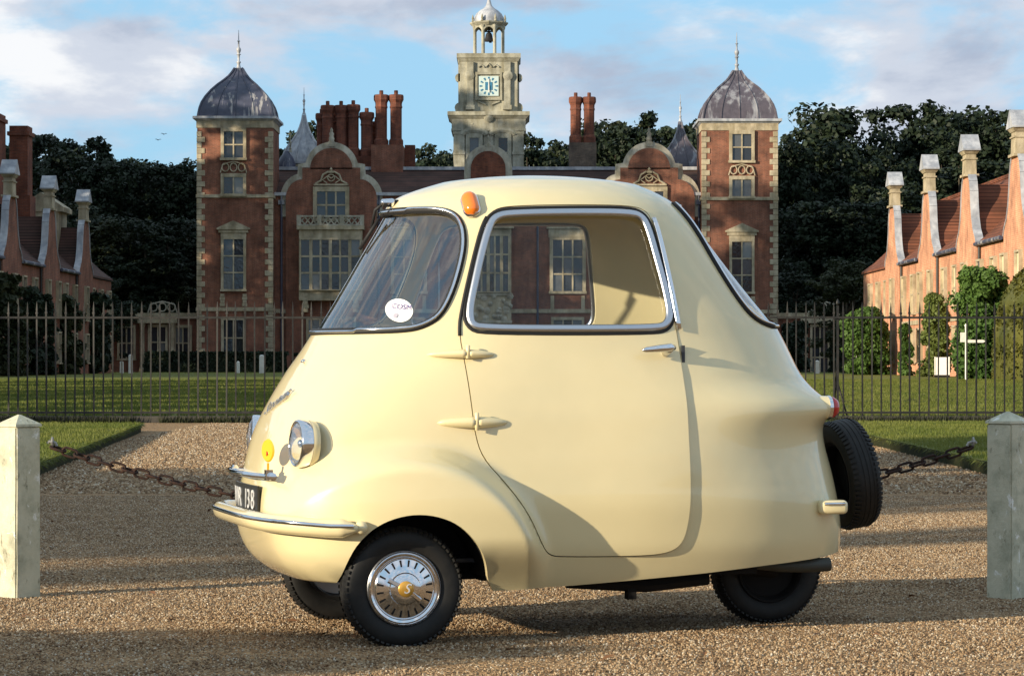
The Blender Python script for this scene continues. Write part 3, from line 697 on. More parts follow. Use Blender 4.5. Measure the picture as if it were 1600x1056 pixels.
# centre frontispiece: round-headed brick gable, stone bay, flanking windows
X = XC; r = 27*km; pts = [(X-r, mz(300)), (X-r, mz(265))]+[(X-r*math.cos(R(a)), mz(265)+r*math.sin(R(a))) for a in range(0, 181, 12)]+[(X+r, mz(300))]
put(MB().prism(pts, MD-1.0, MD-.2), 'centre_gable', M['brick_chimney'], house)
put(MB().tube([(x, MD-.62, z) for x, z in pts], .12, 6, r2=.5), 'coping', M['stone_pale'], house)
put(MB().box(X-.2, X+.2, MD-.8, MD-.4, mz(238), mz(233)).lathe([(.16, mz(233)), (.22, mz(228)), (.05, mz(219)), (.1, mz(217)), (.01, mz(212))], 8, (X, MD-.6, 0)), 'statue', M['stone_pale'], house, angle=60)
put(MB().box(X-36*km, X+36*km, MD-1.0, MD-.002, GB-.3, mz(300)), 'porch_wall', M['stone'], house)
put(MB().box(X-40*km, X+40*km, MD-1.3, MD-.05, mz(358), mz(353)), 'cornice', M['stone'], house)
b = MB(); j = -40*km
while j < 39*km: b.frus((X+j+.15, MD-1.15), .10, .08, mz(353)+.01, mz(345), .10, .08); j += .34
b.box(X-40*km, X+40*km, MD-1.28, MD-1.02, mz(345), mz(342)); put(b, 'balustrade', M['stone_pale'], house)
window(house, X, MD-1.0, mz(456), mz(370), 62*km, 6, 3, border=.10, mull=.12, heavy=(1, 3, 5))
b = MB(); rr = random.Random(3)
for j in range(26): b.lathe([(.03, -.1), (rr.uniform(.14, .24), 0), (.03, .1)], 7, (X+rr.uniform(-35, 35)*km, MD-1.05, mz(rr.uniform(460, 500))), 'y')
b.box(X-37*km, X+37*km, MD-1.12, MD-1.0, mz(462), mz(458)); b.box(X-37*km, X+37*km, MD-1.12, MD-1.0, mz(505), mz(501)); put(b, 'carved_panel', M['stone_pale'], house, angle=50)
for c in (887, 639):
    X = mx(c); window(house, X, MD, mz(455), mz(375), 46*km, 3, 3, border=.22, mull=.10)
    put(MB().box(X-30*km, X+30*km, MD-.2, MD, mz(372)+.05, mz(358)), 'lintel', M['stone'], house)
    put(MB().box(X-33*km, X+33*km, MD-.28, MD, mz(358)+.01, mz(354.5)), 'cornice', M['stone'], house)
    strapwork(house, X, MD, mz(354), 58*km, .55, 'stone_pale', tri=False)
    for s in (-1, 1): put(MB().box(X+s*24*km-.12, X+s*24*km+.12, MD-.08, MD, mz(484), mz(462)), 'window_apron', M['stone'], house)
    window(house, X, MD, mz(556), mz(500), 44*km, 3, 2, border=.16)
    window(house, X, MD, mz(342), mz(316), 40*km, 3, 1, border=.16)
for c in (840, 686, 440, 592, 1092): put(MB().tube([(mx(c), MD-.1, GB+.3), (mx(c), MD-.1, mz(306))], .075, 8).box(mx(c)-.2, mx(c)+.2, MD-.25, MD-.01, mz(320), mz(313)), 'drainpipe', M['lead_dark'], house)
# chimneys
def octagon(X, Y, z0, z1, r, m, cap=True):
    pr = [(r*1.25, z0), (r*1.25, z0+.5), (r, z0+.65), (r, z1-.95), (r*1.12, z1-.85), (r*1.02, z1-.72), (r*1.05, z1-.55), (r*1.32, z1-.35), (r*1.32, z1-.10), (r*1.22, z1)]
    q = MB().lathe(pr, 8, (X, Y, 0)); q.lathe([(r*.35, z1-.02), (r*.35, z1+.28), (r*.28, z1+.3)], 8, (X, Y, 0)); return put(q, 'chimney', M[m], house)
CY = MD+7.4; kc = CY/FP
cx_ = lambda px: (px-800)*kc
cz_ = lambda py: CH+(HZ-py)*kc
for px, top, w, dy, bs in ((500, 175, 7, 1.2, 247), (512, 165, 8.5, 0, 246), (533, 165, 8.5, 0, 246), (552, 164, 8.5, 0, 246), (522, 170, 8, 1.3, 246), (543, 170, 8, 1.3, 246), (573, 176, 9, 0, 247), (586, 188, 6.5, 1.2, 247), (596, 149, 9, -.2, 232), (619, 149, 9, -.2, 232)):
    octagon(cx_(px), CY+dy, cz_(bs), cz_(top)+.0, w*kc, 'brick_chimney')
put(MB().box(cx_(492), cx_(584), CY-.55, CY+2.0, mz(300), cz_(245)), 'chimney_base', M['brick_chimney'], house)
put(MB().box(cx_(583), cx_(632), CY-2.6, CY+1.4, mz(300), cz_(231)), 'chimney_base', M['brick'], house)
put(MB().box(cx_(632), cx_(648), CY+.4, CY+1.4, mz(300), cz_(226)), 'chimney_base', M['brick_chimney'], house)
for px in (899.5, 920.5): octagon(cx_(px), CY, cz_(226), cz_(152), 8.2*kc, 'brick_chimney')
put(MB().box(cx_(889), cx_(931), CY-1.2, CY+1.0, mz(300), cz_(225)), 'chimney_base', M['brick_grey'], house)
# small lead turrets behind the gables
def turret(cpx, base, label_top, D, half, m):
    k = D/FP; X = (cpx-800)*k; Z = lambda py: CH+(HZ-py)*k
    e = empty('turret', (X, D, GB), 0, label_top, 'turret', 'small lead turrets rising behind the gables')
    put(MB().box(X-half*k*.9, X+half*k*.9, D-half*k*.9, D+half*k*.9, GB, Z(base+3)), 'wall', M['brick_grey'], e)
    put(MB().frus((X, D), half*k*1.08, half*k*1.08, Z(base+3), Z(base-1)), 'cornice', M['lead'], e)
    prof = [(1.0, 0), (.98, 7), (.88, 16), (.70, 26), (.48, 36), (.30, 46), (.18, 56), (.09, 66), (.05, 74)]
    ogee(e, X, D, [(a*half*k, Z(base-b-1)) for a, b in prof], m, 2)
    finial(Z(base-76), Z(base-118), .10, (X, D), M['lead'], e)
    for s in (-1, 1): window(e, X+s*half*k*.45, D-half*k*.9, Z(base+22), Z(base+7), half*k*.4, 1, 1, border=.1)
    return e
turret(475, 255, 'small pale lead turret with spike behind the gable near the dark domed tower', 190, 31, 'lead')
turret(1063, 266, 'small streaked lead turret with spike behind the gable near the streaked dome', 190, 33, 'lead_streaked')
k = 184/FP; X = (448-800)*k; Z = lambda py: CH+(HZ-py)*k
e = empty('stone_cupola', (X, 184, GB), 0, 'little grey domed stone cupola between dark domed tower and gable', 'cupola')
put(MB().lathe([(.50, GB), (.50, Z(272)), (.72, Z(271)), (.72, Z(267)), (.62, Z(266)), (.60, Z(256)), (.45, Z(246)), (.22, Z(240)), (.12, Z(236))], 12, (X, 184, 0)), 'drum', M['lead_dark'], e, angle=40)
finial(Z(238), Z(208), .10, (X+.25, 184), M['stone_pale'], e)

# ---- clock tower
CD = 185.0; k2 = CD/FP; X = (763.5-800)*k2; Z = lambda py: CH+(HZ-py)*k2
ct = empty('clock_tower', (X, CD+2.2, GB), 0, 'pale stone clock tower with open bell lantern rising over the roof', 'clock tower')
A, B = 55*k2, 45*k2; cyc = CD+A
def S(hw, a, b, n_, m='stone_grey', hw2=None): return put(MB().frus((X, cyc), hw, hw, Z(a), Z(b), hw2 or hw, hw2 or hw), n_, M[m], ct)
S(A, 320, 203, 'lower_stage'); S(A+.12, 203, 186, 'frieze')
q = MB().frus((X, cyc), A+.15, A+.15, Z(186), Z(181), A+.36, A+.36); q.frus((X, cyc), A+.40, A+.40, Z(181)+.002, Z(175)); q.frus((X, cyc), A+.15, A+.15, Z(205), Z(201.5)); put(q, 'cornice', M['stone_grey'], ct)
S(B, 175, 93, 'upper_stage')
q = MB().frus((X, cyc), B+.05, B+.05, Z(95), Z(90), B+.18, B+.18); q.frus((X, cyc), B+.22, B+.22, Z(90)+.002, Z(83)); put(q, 'cornice', M['stone_grey'], ct)
f = cyc-A
for s in (-1, 1):
    put(MB().box(X+s*46*k2-.36, X+s*46*k2+.36, f-.16, f+.01, Z(300), Z(206)).box(X+s*46*k2-.42, X+s*46*k2+.42, f-.22, f+.01, Z(242), Z(238)).box(X+s*46*k2-.42, X+s*46*k2+.42, f-.2, f+.01, Z(210), Z(206)-.001), 'pilaster', M['stone_grey'], ct)
    window(ct, X+s*22.5*k2, f, Z(262), Z(216), 14*k2, 1, 2, border=.26, mull=.10, m='stone_grey')
    hp = [(X+s*22.5*k2+math.cos(R(a))*19*k2, f-.12, Z(211)+math.sin(R(a))*7*k2) for a in range(0, 181, 20)]; put(MB().tube(hp, .12, 6, r2=.2), 'hood', M['stone_grey'], ct)
    put(MB().lathe([(.05, f-.14), (.22, f-.06), (.22, f+.0)], 10, (X+s*25*k2, 0, Z(194)), 'y'), 'boss', M['stone_grey'], ct)
    f2 = cyc-B
    q = MB().box(X+s*29*k2-.22, X+s*29*k2+.22, f2-.20, f2+.01, Z(168), Z(96)); q.lathe([(.1, f2-.3), (.34, f2-.2), (.34, f2)], 12, (X+s*30*k2, 0, Z(118)), 'y'); q.box(X+s*29*k2-.30, X+s*29*k2+.30, f2-.28, f2+.01, Z(171), Z(164))
    put(q, 'scroll_bracket', M['stone_grey'], ct, angle=45)
    q = MB().box(X+s*(B+.0)-.12, X+s*(B+.0)+.12, f2+.2, f2+1.0, Z(160), Z(100)); q.lathe([(.28, f2+.2), (.28, f2+1)], 12, (X+s*(B+.06), 0, Z(120)), 'y'); q.lathe([(.34, f2+.2), (.34, f2+1)], 12, (X+s*(B+.03), 0, Z(167)), 'y'); put(q, 'side_scroll', M['stone_grey'], ct, angle=45)
put(MB().box(X-7*k2, X+7*k2, f-.1, f+.01, Z(236), Z(206)).lathe([(.06, f-.4), (.34, f-.25), (.30, f)], 10, (X, 0, Z(184)), 'y'), 'keystone', M['stone_grey'], ct, angle=45)
q = MB()
for a, b, c, d in ((-21, 21, 156, 153), (-21, 21, 116, 112), (-21, -17.5, 153, 116), (17.5, 21, 153, 116)): q.box(X+a*k2, X+b*k2, f2-.14, f2+.01, Z(c), Z(d))
put(q, 'clock_surround', M['stone_grey'], ct)
q = MB()
for j in range(3): q.tube([(X+(j-1)*.5-.2, f2-.06, Z(104)), (X+(j-1)*.5, f2-.06, Z(99+abs(j-1)*2)), (X+(j-1)*.5+.2, f2-.06, Z(104))], .06, 6)
for s in (-1, 1): q.tube([(X+s*.2, f2-.06, Z(163)), (X+s*.5, f2-.06, Z(160)), (X+s*.75, f2-.06, Z(158))], .06, 6)
put(q, 'carving', M['stone_grey'], ct)
M['dial_white'] = mat('dial_white', (0.50, 0.60, 0.58), 0.5); M['dial_blue'] = mat('dial_blue', (0.03, 0.16, 0.28), 0.5); M['gilt'] = mat('pale_gilt', (0.62, 0.64, 0.62), 0.4)
dz = Z(134); dr = 15.5*k2
cf = put(MB().box(X-dr, X+dr, f2-.10, f2-.002, dz-dr, dz+dr), 'clock_face', M['dial_white'], ct)
q = MB().lathe([(dr*.50, f2-.135), (dr*.50, f2-.10)], 4, (0, 0, 0), 'y'); q.v = [(X+a*math.cos(R(45))-c*math.sin(R(45)), b, dz+(a*math.sin(R(45))+c*math.cos(R(45)))*1.12) for a, b, c in q.v]
put(q, 'clock_centre', M['dial_blue'], ct)
q = MB()
for j in range(12):
    a = j*math.pi/6; u = Vector((math.sin(a), 0, math.cos(a))); v = Vector((math.cos(a), 0, -math.sin(a))); c = Vector((X, f2-.125, dz)); r0, r1 = dr*.66, dr*.92
    P = [c+u*r0-v*.035, c+u*r0+v*.035, c+u*r1+v*.06, c+u*r1-v*.06]; q.add([p for p in P]+[p+Vector((0, .03, 0)) for p in P], [(0, 1, 2, 3), (7, 6, 5, 4), (0, 4, 5, 1), (1, 5, 6, 2), (2, 6, 7, 3), (3, 7, 4, 0)])
put(q, 'hour_marks', M['dial_blue'], ct)
put(MB().box(X-.035, X+.035, f2-.17, f2-.14, dz-.05, dz+dr*.72), 'clock_hand', M['gilt'], ct); put(MB().box(X-.045, X+.045, f2-.20, f2-.175, dz-dr*.62, dz+.05), 'clock_hand', M['gilt'], ct)
# open lantern
r = 24*k2
for j in range(8):
    a = R(22.5+45*j); px_, py_ = X+r*math.cos(a), cyc+r*math.sin(a)
    put(MB().lathe([(.16, Z(83)), (.16, Z(80)), (.11, Z(79)), (.105, Z(40)), (.15, Z(38)), (.17, Z(35))], 8, (px_, py_, 0)), 'column', M['stone_grey'], ct, angle=50)
for j in range(8):
    a0, a1 = R(22.5+45*j), R(22.5+45*(j+1)); p0 = Vector((X+r*math.cos(a0), cyc+r*math.sin(a0), 0)); p1 = Vector((X+r*math.cos(a1), cyc+r*math.sin(a1), 0)); d = (p1-p0); L_ = d.length; d.normalize(); nn = Vector((-d.y, d.x, 0))
    q = MB(); N = 8; zs_ = Z(33.5)
    for i in range(N):
        t0, t1 = i/N, (i+1)/N
        for (ta, tb) in ((t0, t1),):
            h0 = Z(46)+math.sin(math.pi*ta)**.7*(Z(38)-Z(46)); h1 = Z(46)+math.sin(math.pi*tb)**.7*(Z(38)-Z(46))
            A_ = [p0+d*(L_*ta), p0+d*(L_*tb)]
            vs = []
            for off in (-.09, .09): vs += [A_[0]+nn*off+Vector((0, 0, h0)), A_[1]+nn*off+Vector((0, 0, h1)), A_[1]+nn*off+Vector((0, 0, zs_)), A_[0]+nn*off+Vector((0, 0, zs_))]
            q.add(vs, [(0, 1, 2, 3), (7, 6, 5, 4), (0, 4, 5, 1), (2, 6, 7, 3)])
    put(q, 'arch', M['stone_grey'], ct)
put(MB().lathe([(r+.12, Z(35)), (r+.2, Z(33)), (r+.28, Z(31)), (r+.28, Z(29)), (r*.1, Z(28.5))], 8, (X, cyc, 0)), 'lantern_cornice', M['stone_grey'], ct)
put(MB().lathe([(r*1.0, Z(29)), (r*1.02, Z(25)), (r*.96, Z(20)), (r*.84, Z(15)), (r*.62, Z(10)), (r*.38, Z(6.5)), (r*.22, Z(3)), (r*.14, Z(-3)), (.08, Z(-9)), (.16, Z(-12)), (.02, Z(-40))], 16, (X, cyc, 0)), 'dome', M['lead'], ct, angle=35)
for j in range(8):
    a = R(22.5+45*j); put(MB().lathe([(.10, Z(29)), (.06, Z(26)), (.09, Z(24)), (.02, Z(18))], 6, (X+(r+.15)*math.cos(a), cyc+(r+.15)*math.sin(a), 0)), 'pinnacle', M['stone_grey'], ct)
put(MB().lathe([(.40, Z(58.5)), (.38, Z(57.5)), (.27, Z(54)), (.22, Z(48)), (.14, Z(45)), (.06, Z(44)), (.06, Z(33))], 14, (X, cyc, 0)).box(X-.5, X+.5, cyc-.06, cyc+.06, Z(44), Z(42)).lathe([(.08, Z(61)), (.1, Z(60)), (.05, Z(57))], 8, (X+.1, cyc, 0)), 'bell', M['bell'], ct, angle=50)

# ---- low link walls either side
def link_wall(x0, x1, y, door_px, ylo, label, crest):
    k = y/FP; Xa, Xb = (x0-800)*k, (x1-800)*k; Z = lambda py: CH+(HZ-py)*k
    e = empty('link_wall', ((Xa+Xb)/2, y, GB), 0, label, 'wall')
    put(MB().box(Xa, Xb, y, y+.6, GB-.3, Z(497)), 'wall', M['brick'], e); put(MB().box(Xa-.1, Xb+.1, y-.25, y+.8, Z(497), Z(489)), 'cornice', M['stone'], e)
    c = (door_px-800)*k; q = MB()
    for s in (-1, 1): q.lathe([(.22, GB), (.22, GB+.3), (.17, GB+.35), (.15, Z(512)), (.2, Z(509)), (.24, Z(505))], 12, (c+s*1.0, y-.35, 0))
    put(q, 'column', M['stone'], e, angle=40); put(MB().box(c-1.3, c+1.3, y-.6, y+.01, Z(505), Z(497)+.002), 'entablature', M['stone'], e)
    window(e, c, y, GB+.05, Z(511), 1.0, 2, 3, border=.15); strapwork(e, c+crest, y, Z(489), 1.9, .75, 'stone_pale', tri=False)
    for px in (x0+22, x1-22): window(e, (px-800)*k, y, Z(560), Z(512), .9, 2, 2, border=.15)
link_wall(176, 308, 178.5, 247, 0, 'low brick link wall with stone cornice beside the dark domed tower', .3)
link_wall(1214, 1352, 178.5, 1281, 0, 'low brick link wall with stone doorway beside the streaked dome tower', .2)

# ---- the two long side wings
def wing(X, side, gables, y0, y1, base, label, bm_, pane, tile):
    # side=+1: wing on the right, front faces -x ; side=-1: on the left, front faces +x
    e = empty('side_wing', (X, (y0+y1)/2, base), 0, label, 'wing building', 'long gabled brick wings flanking the court')
    fx = lambda d: X+side*d                             # d metres behind the front
    def bx(d0, d1, a, b, c, d): return (min(fx(d0), fx(d1)), max(fx(d0), fx(d1)), a, b, c, d)
    EZ = 5.70
    put(MB().box(*bx(0, 8, y0, y1, base-.3, EZ-.05)), 'wall', M[bm_], e)
    put(MB().box(*bx(-.06, 0, y0, y1, 2.72, 2.92)), 'string_course', M['stone'], e)
    rp = [(fx(-.11), EZ-.02), (fx(-.105), EZ+.10), (fx(.6), EZ+.62), (fx(4), 9.5), (fx(7.5), EZ+.55), (fx(8.4), EZ+.10), (fx(8.4), EZ-.02)]
    if side < 0: rp = rp[::-1]
    put(MB().prism(rp, y0, y1), 'roof', M[tile], e)
    put(MB().box(*bx(3.9, 4.1, y0, y1, 9.46, 9.62)), 'ridge', M[tile], e)
    hp = [(2.45, 5.0), (2.45, 5.75), (2.25, 6.0), (1.75, 6.35), (1.40, 6.85), (1.20, 7.4), (1.08, 7.95), (.90, 8.35), (.70, 8.55), (.62, 8.62)]
    for i, g in enumerate(gables):
        L_ = [(g-a, z) for a, z in hp]+[(g+a, z) for a, z in hp[::-1]]
        q = MB(); n = len(L_); x0_, x1_ = fx(-.14), fx(.12)
        vs = [(x0_, y, z) for y, z in L_]+[(x1_, y, z) for y, z in L_]; fs = []
        for j in range(n//2-1): fs += [(j, j+1, n-2-j, n-1-j), (j+n, n-1-j+n, n-2-j+n, j+1+n)]
        fs += [(n//2-1, n//2, n//2+n, n//2-1+n)]; fs += [(j, j+1, j+1+n, j+n) for j in range(n-1)]
        q.add(vs, fs); put(q, 'gable', M[bm_], e, angle=15)
        put(MB().box(*bx(-.14, 0, g-2.45, g+2.45, base-.3, 5.0)), 'gable_pier', M[bm_], e)
        for s in (-1, 1):                                # lead coping on each flank
            c = [(g+s*a, z) for a, z in hp[1:]]; cq = MB()
            for (ya, za), (yb, zb) in zip(c[:-1], c[1:]):
                t = Vector((yb-ya, zb-za)).normalized(); nrm = Vector((s*abs(t.y), abs(t.x)))
                P = [(ya, za), (yb, zb), (yb+nrm.x*.07, zb+nrm.y*.07), (ya+nrm.x*.07, za+nrm.y*.07)]
                cq.add([(fx(-.18), *p) for p in P]+[(fx(.16), *p) for p in P], [(0, 1, 2, 3), (7, 6, 5, 4), (0, 4, 5, 1), (1, 5, 6, 2), (2, 6, 7, 3), (3, 7, 4, 0)])
            put(cq, 'coping', M['lead'], e)
        q = MB(); cxm = fx(-.01)
        q.frus((cxm, g), .30, .60, 8.60, 8.70, .30, .60); q.frus((cxm, g), .22, .46, 8.70, 9.52, .20, .44); q.frus((cxm, g), .26, .50, 9.30, 9.36); q.frus((cxm, g), .24, .48, 9.52, 9.66, .33, .62)
        put(q, 'pedestal', M['stone'], e)
        q = MB().prismx([(g-.68, 9.66), (g+.68, 9.66), (g+.68, 9.72), (g, 10.36), (g-.68, 9.72)], cxm-.36, cxm+.36); put(q, 'pedestal_cap', M['lead'], e)
        q = MB().prismx([(g-2.15, 5.7), (g+2.15, 5.7), (g, 8.3)], min(fx(.12), fx(4)), max(fx(.12), fx(4))); put(q, 'dormer_roof', M[tile], e)
    pos = []; y = y0+1.3
    while y < y1-.8: pos.append(y); y += 3.05
    for y in pos:
        window(e, fx(0 if all(abs(y-g) > 2.3 for g in gables) else -.14), y, 3.25, 5.02, 0.80, 1, 2, border=.07, mull=.06, rz=R(-90*side), pane=pane, m='stone')
        window(e, fx(0 if all(abs(y-g) > 2.3 for g in gables) else -.14), y, 0.95, 2.45, 0.80, 1, 2, border=.07, mull=.06, rz=R(-90*side), pane=pane, m='stone')
    for g in gables:
        put(MB().tube([(fx(-.08), g-2.75, base), (fx(-.08), g-2.75, EZ-.1)], .06, 6), 'drainpipe', M['iron'], e)
        put(MB().tube([(fx(-.20), g-8.3 if g-8.3 > y0 else y0, EZ+.02), (fx(-.20), g-2.5, EZ+.02)], .09, 6), 'gutter', M['lead_dark'], e)
    return e
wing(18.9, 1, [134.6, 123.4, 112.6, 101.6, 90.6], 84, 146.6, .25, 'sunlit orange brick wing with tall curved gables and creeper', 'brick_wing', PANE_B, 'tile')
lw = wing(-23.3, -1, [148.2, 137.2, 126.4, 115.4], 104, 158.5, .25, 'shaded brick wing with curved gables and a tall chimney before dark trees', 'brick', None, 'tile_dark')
# pieces that only the left wing shows: tall chimneys and a pedimented dormer
put(MB().box(-27.4, -26.0, 138.0, 140.0, 8, 13.6).box(-27.5, -25.9, 137.9, 140.1, 13.2, 13.4), 'chimney', M['brick_chimney'], lw)
put(MB().box(-26.0, -25.05, 141.0, 142.4, 8, 13.2).box(-26.1, -24.95, 140.9, 142.5, 12.7, 12.9).box(-26.1, -24.9, 140.9, 142.5, 8, 9.6), 'chimney', M['brick_chimney'], lw)
put(MB().prism([(-26.6, 9.1), (-24.2, 9.1), (-24.2, 9.35), (-25.4, 10.15), (-26.6, 9.35)], 147, 150).box(-26.3, -24.5, 147.1, 150, 6, 9.1), 'dormer', M['stone'], lw)
# ------------------------------------------------------------------ trees, shrubs, small court furniture
def leaves(centres, radii, per, size, r, up=0.25, flat=0.8):
    C = np.repeat(np.array(centres), per, axis=0); Rr = np.repeat(np.array(radii), per)
    n = len(C); d = r.normal(size=(n, 3)); d /= np.linalg.norm(d, axis=1)[:, None]; rad = r.random(n)**0.42
    P = C+d*(Rr*rad)[:, None]*np.array([1, 1, flat])
    nrm = d+r.normal(size=(n, 3))*0.7+np.array([0, 0, up]); nrm /= np.linalg.norm(nrm, axis=1)[:, None]
    t = np.cross(nrm, r.normal(size=(n, 3))); t /= np.linalg.norm(t, axis=1)[:, None]; b = np.cross(nrm, t)
    s = size*(0.6+0.8*r.random(n)); t *= (s*.5)[:, None]; b *= (s*.34)[:, None]
    V = np.stack([P-t, P+b*1.0+t*.1, P+t, P-b*1.0+t*.1], axis=1).reshape(-1, 3)
    F_ = np.arange(n*4).reshape(-1, 4)
    return V, F_
def np_mesh(name, V, F_, m):
    me = bpy.data.meshes.new(name); me.vertices.add(len(V)); me.vertices.foreach_set('co', V.ravel().astype(np.float32))
    me.loops.add(F_.size); me.loops.foreach_set('vertex_index', F_.ravel().astype(np.int32))
    me.polygons.add(len(F_)); me.polygons.foreach_set('loop_start', np.arange(0, F_.size, 4, dtype=np.int32)); me.polygons.foreach_set('loop_total', np.full(len(F_), 4, np.int32))
    me.materials.append(m); me.update(); me.validate(); return me
def tree_kind(seed, m, H=20.0, Rc=5.2, low=0.16, nc=135, per=150, leaf=0.36):
    r = np.random.default_rng(seed); rr = random.Random(seed)
    lobes = []
    for k in range(9):
        a = rr.uniform(0, 6.28); q = rr.uniform(.25, .72)*Rc; z = H*rr.uniform(low+.14, .84); w = Rc*rr.uniform(.34, .62)*(1.15-.45*z/H)
        lobes.append((q*math.cos(a)*(1.2-.6*z/H), q*math.sin(a)*(1.2-.6*z/H), z, w))
    lobes.append((0, 0, H*.86, Rc*.42)); lobes.append((0, 0, H*.5, Rc*.7)); lobes.append((0, 0, H*(low+.12), Rc*.6))
    C, Q = [], []
    while len(C) < nc:
        l = lobes[rr.randrange(len(lobes))]; d = np.array([rr.gauss(0, 1), rr.gauss(0, 1), rr.gauss(0, 1)]); d /= np.linalg.norm(d); f = rr.uniform(.55, 1.05)
        p = np.array(l[:3])+d*l[3]*f
        if p[2] < H*low or p[2] > H*.99: continue
        C.append(p); Q.append(rr.uniform(.55, 1.35))
    V, F_ = leaves(C, Q, per, leaf, r)
    cm = np_mesh('crown', V, F_, m)
    tb = MB(); bend = [(rr.uniform(-.4, .4)*i/5, rr.uniform(-.4, .4)*i/5, H*.16*i-.4) for i in range(6)]
    tb.tube(bend, [.48, .38, .32, .25, .17, .07], 9)
    for k in range(12):
        i = rr.randrange(1, 5); p = bend[i]; c = C[rr.randrange(len(C))]
        mid = (p[0]*.45+c[0]*.55, p[1]*.45+c[1]*.55, p[2]*.55+c[2]*.45); tb.tube([p, mid, tuple(c)], [.16, .10, .03], 6)
    return cm, tb.mesh('trunk', M['bark'], smooth=True)
KIND = {'dark': [tree_kind(s, M['leaf_dark']) for s in (1, 2, 3)], 'olive': [tree_kind(s, M['leaf_olive'], Rc=5.6) for s in (4, 5)],
        'tall': [tree_kind(6, M['leaf_dark'], Rc=4.2, low=.10, nc=150)],
        'light': [tree_kind(7, M['leaf_olive'], Rc=5.0, nc=70, per=100)]}
tr = random.Random(31)
def tree(px, top, D, kind, label, group, wide=1.0, X=None, Hh=None):
    x = (px-800)*D/FP if X is None else X; b = gz(D) if D > 0 else 0; h = (CH+(HZ-top)*D/FP-b) if Hh is None else Hh
    ks = KIND[kind]; cm, tm = ks[tr.randrange(len(ks))]; s = h/20.0
    e = empty('tree', (x, D, b-.05), tr.uniform(0, 6.28), label, 'tree', group)
    for n_, me in (('trunk', tm), ('crown', cm)): link(n_, me, e, scale=(s*wide, s*wide, s))
    return e
GL = 'woodland trees behind the shaded wing'; LL = 'dark undergrowth tree at the foot of the wood behind the shaded wing'
for px, top, D, lab in ((20, 205, 235, 'dark woodland tree showing just over the tall brick chimney of the shaded wing'), (62, 190, 226, 'broad dark tree rising highest beside the brick chimney of the shaded wing'),
        (108, 203, 222, 'dark tree with a feathery top behind the middle gable of the shaded wing'), (150, 214, 214, 'dark tree behind the far gable of the shaded wing'), (185, 232, 206, 'dark tree behind the far end of the shaded wing roof'),
        (222, 243, 212, 'lowest-topped dark tree of the skyline between shaded wing and tower'), (258, 238, 206, 'dark tree under the two gliding birds'), (292, 236, 214, 'dark tree half hidden by the edge of the dark domed tower'),
        *[(a, b, c, None) for a, b, c in ((40, 290, 200), (95, 300, 196), (140, 320, 192), (185, 330, 190), (228, 335, 188), (268, 330, 190), (300, 340, 192), (-25, 250, 205), (120, 420, 178), (165, 430, 176), (215, 425, 186), (270, 430, 187))]):
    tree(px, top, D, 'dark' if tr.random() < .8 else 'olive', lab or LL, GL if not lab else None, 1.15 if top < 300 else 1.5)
GM = 'woodland trees showing over the mansion roof'; LM = 'woodland tree whose crown just shows over the mansion roof ridge'
for px, top, D, lab in ((438, 236, 232, 'dark tree beside the little grey cupola'), (462, 205, 236, 'dark tree behind the spike of the pale lead turret'), (488, 190, 240, 'dark tree rising left against the chimney cluster'), (520, 200, 244, None), (640, 236, 236, None), (668, 224, 240, None), (697, 222, 244, 'woodland tree against the shaded flank of the clock tower'), (722, 226, 240, None), (826, 208, 232, 'small dark tree touching the clock tower on the chimney side'), (845, 232, 236, None), (868, 212, 240, None), (905, 178, 238, 'dark tree directly behind the twin grey-based chimney')):
    tree(px, top, D, 'dark', lab or LM, GM if not lab else None)
for px, top, D, lab in ((940, 170, 240, 'olive tree beside the twin grey-based chimney'), (975, 178, 232, 'dark tree between twin chimney and round gable top'), (1010, 174, 238, 'dark tree behind the statue of the gable near the streaked dome'), (1045, 178, 234, 'dark tree behind the spike of the streaked turret'), (1085, 172, 230, 'dark tree touching the streaked dome tower on its turret side'), (1110, 190, 226, 'dark tree mostly hidden behind the streaked dome tower')): tree(px, top, D, 'olive' if px < 960 else 'dark', lab, None, 1.1)
GT = 'woodland filling behind the sunlit wing'; LT = 'dark undergrowth tree at the foot of the wood behind the sunlit wing'
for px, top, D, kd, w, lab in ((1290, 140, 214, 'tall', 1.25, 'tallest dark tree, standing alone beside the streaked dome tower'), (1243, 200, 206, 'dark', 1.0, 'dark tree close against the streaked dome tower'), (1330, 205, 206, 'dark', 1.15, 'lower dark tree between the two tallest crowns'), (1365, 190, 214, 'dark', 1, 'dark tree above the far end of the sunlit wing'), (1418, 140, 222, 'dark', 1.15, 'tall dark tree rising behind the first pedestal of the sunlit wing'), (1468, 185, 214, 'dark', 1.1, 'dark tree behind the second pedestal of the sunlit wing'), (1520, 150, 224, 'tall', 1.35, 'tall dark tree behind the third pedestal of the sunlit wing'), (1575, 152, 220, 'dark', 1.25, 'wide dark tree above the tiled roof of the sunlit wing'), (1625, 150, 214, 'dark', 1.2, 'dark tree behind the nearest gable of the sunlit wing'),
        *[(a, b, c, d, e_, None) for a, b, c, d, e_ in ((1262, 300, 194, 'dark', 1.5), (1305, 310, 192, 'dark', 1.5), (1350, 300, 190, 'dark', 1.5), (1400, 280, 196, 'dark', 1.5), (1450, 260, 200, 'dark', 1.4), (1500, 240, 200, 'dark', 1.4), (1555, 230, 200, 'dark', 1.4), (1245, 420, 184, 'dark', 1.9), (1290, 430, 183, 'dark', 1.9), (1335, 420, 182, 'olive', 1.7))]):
    tree(px, top, D, kd, lab or LT, GT if not lab else None, w)
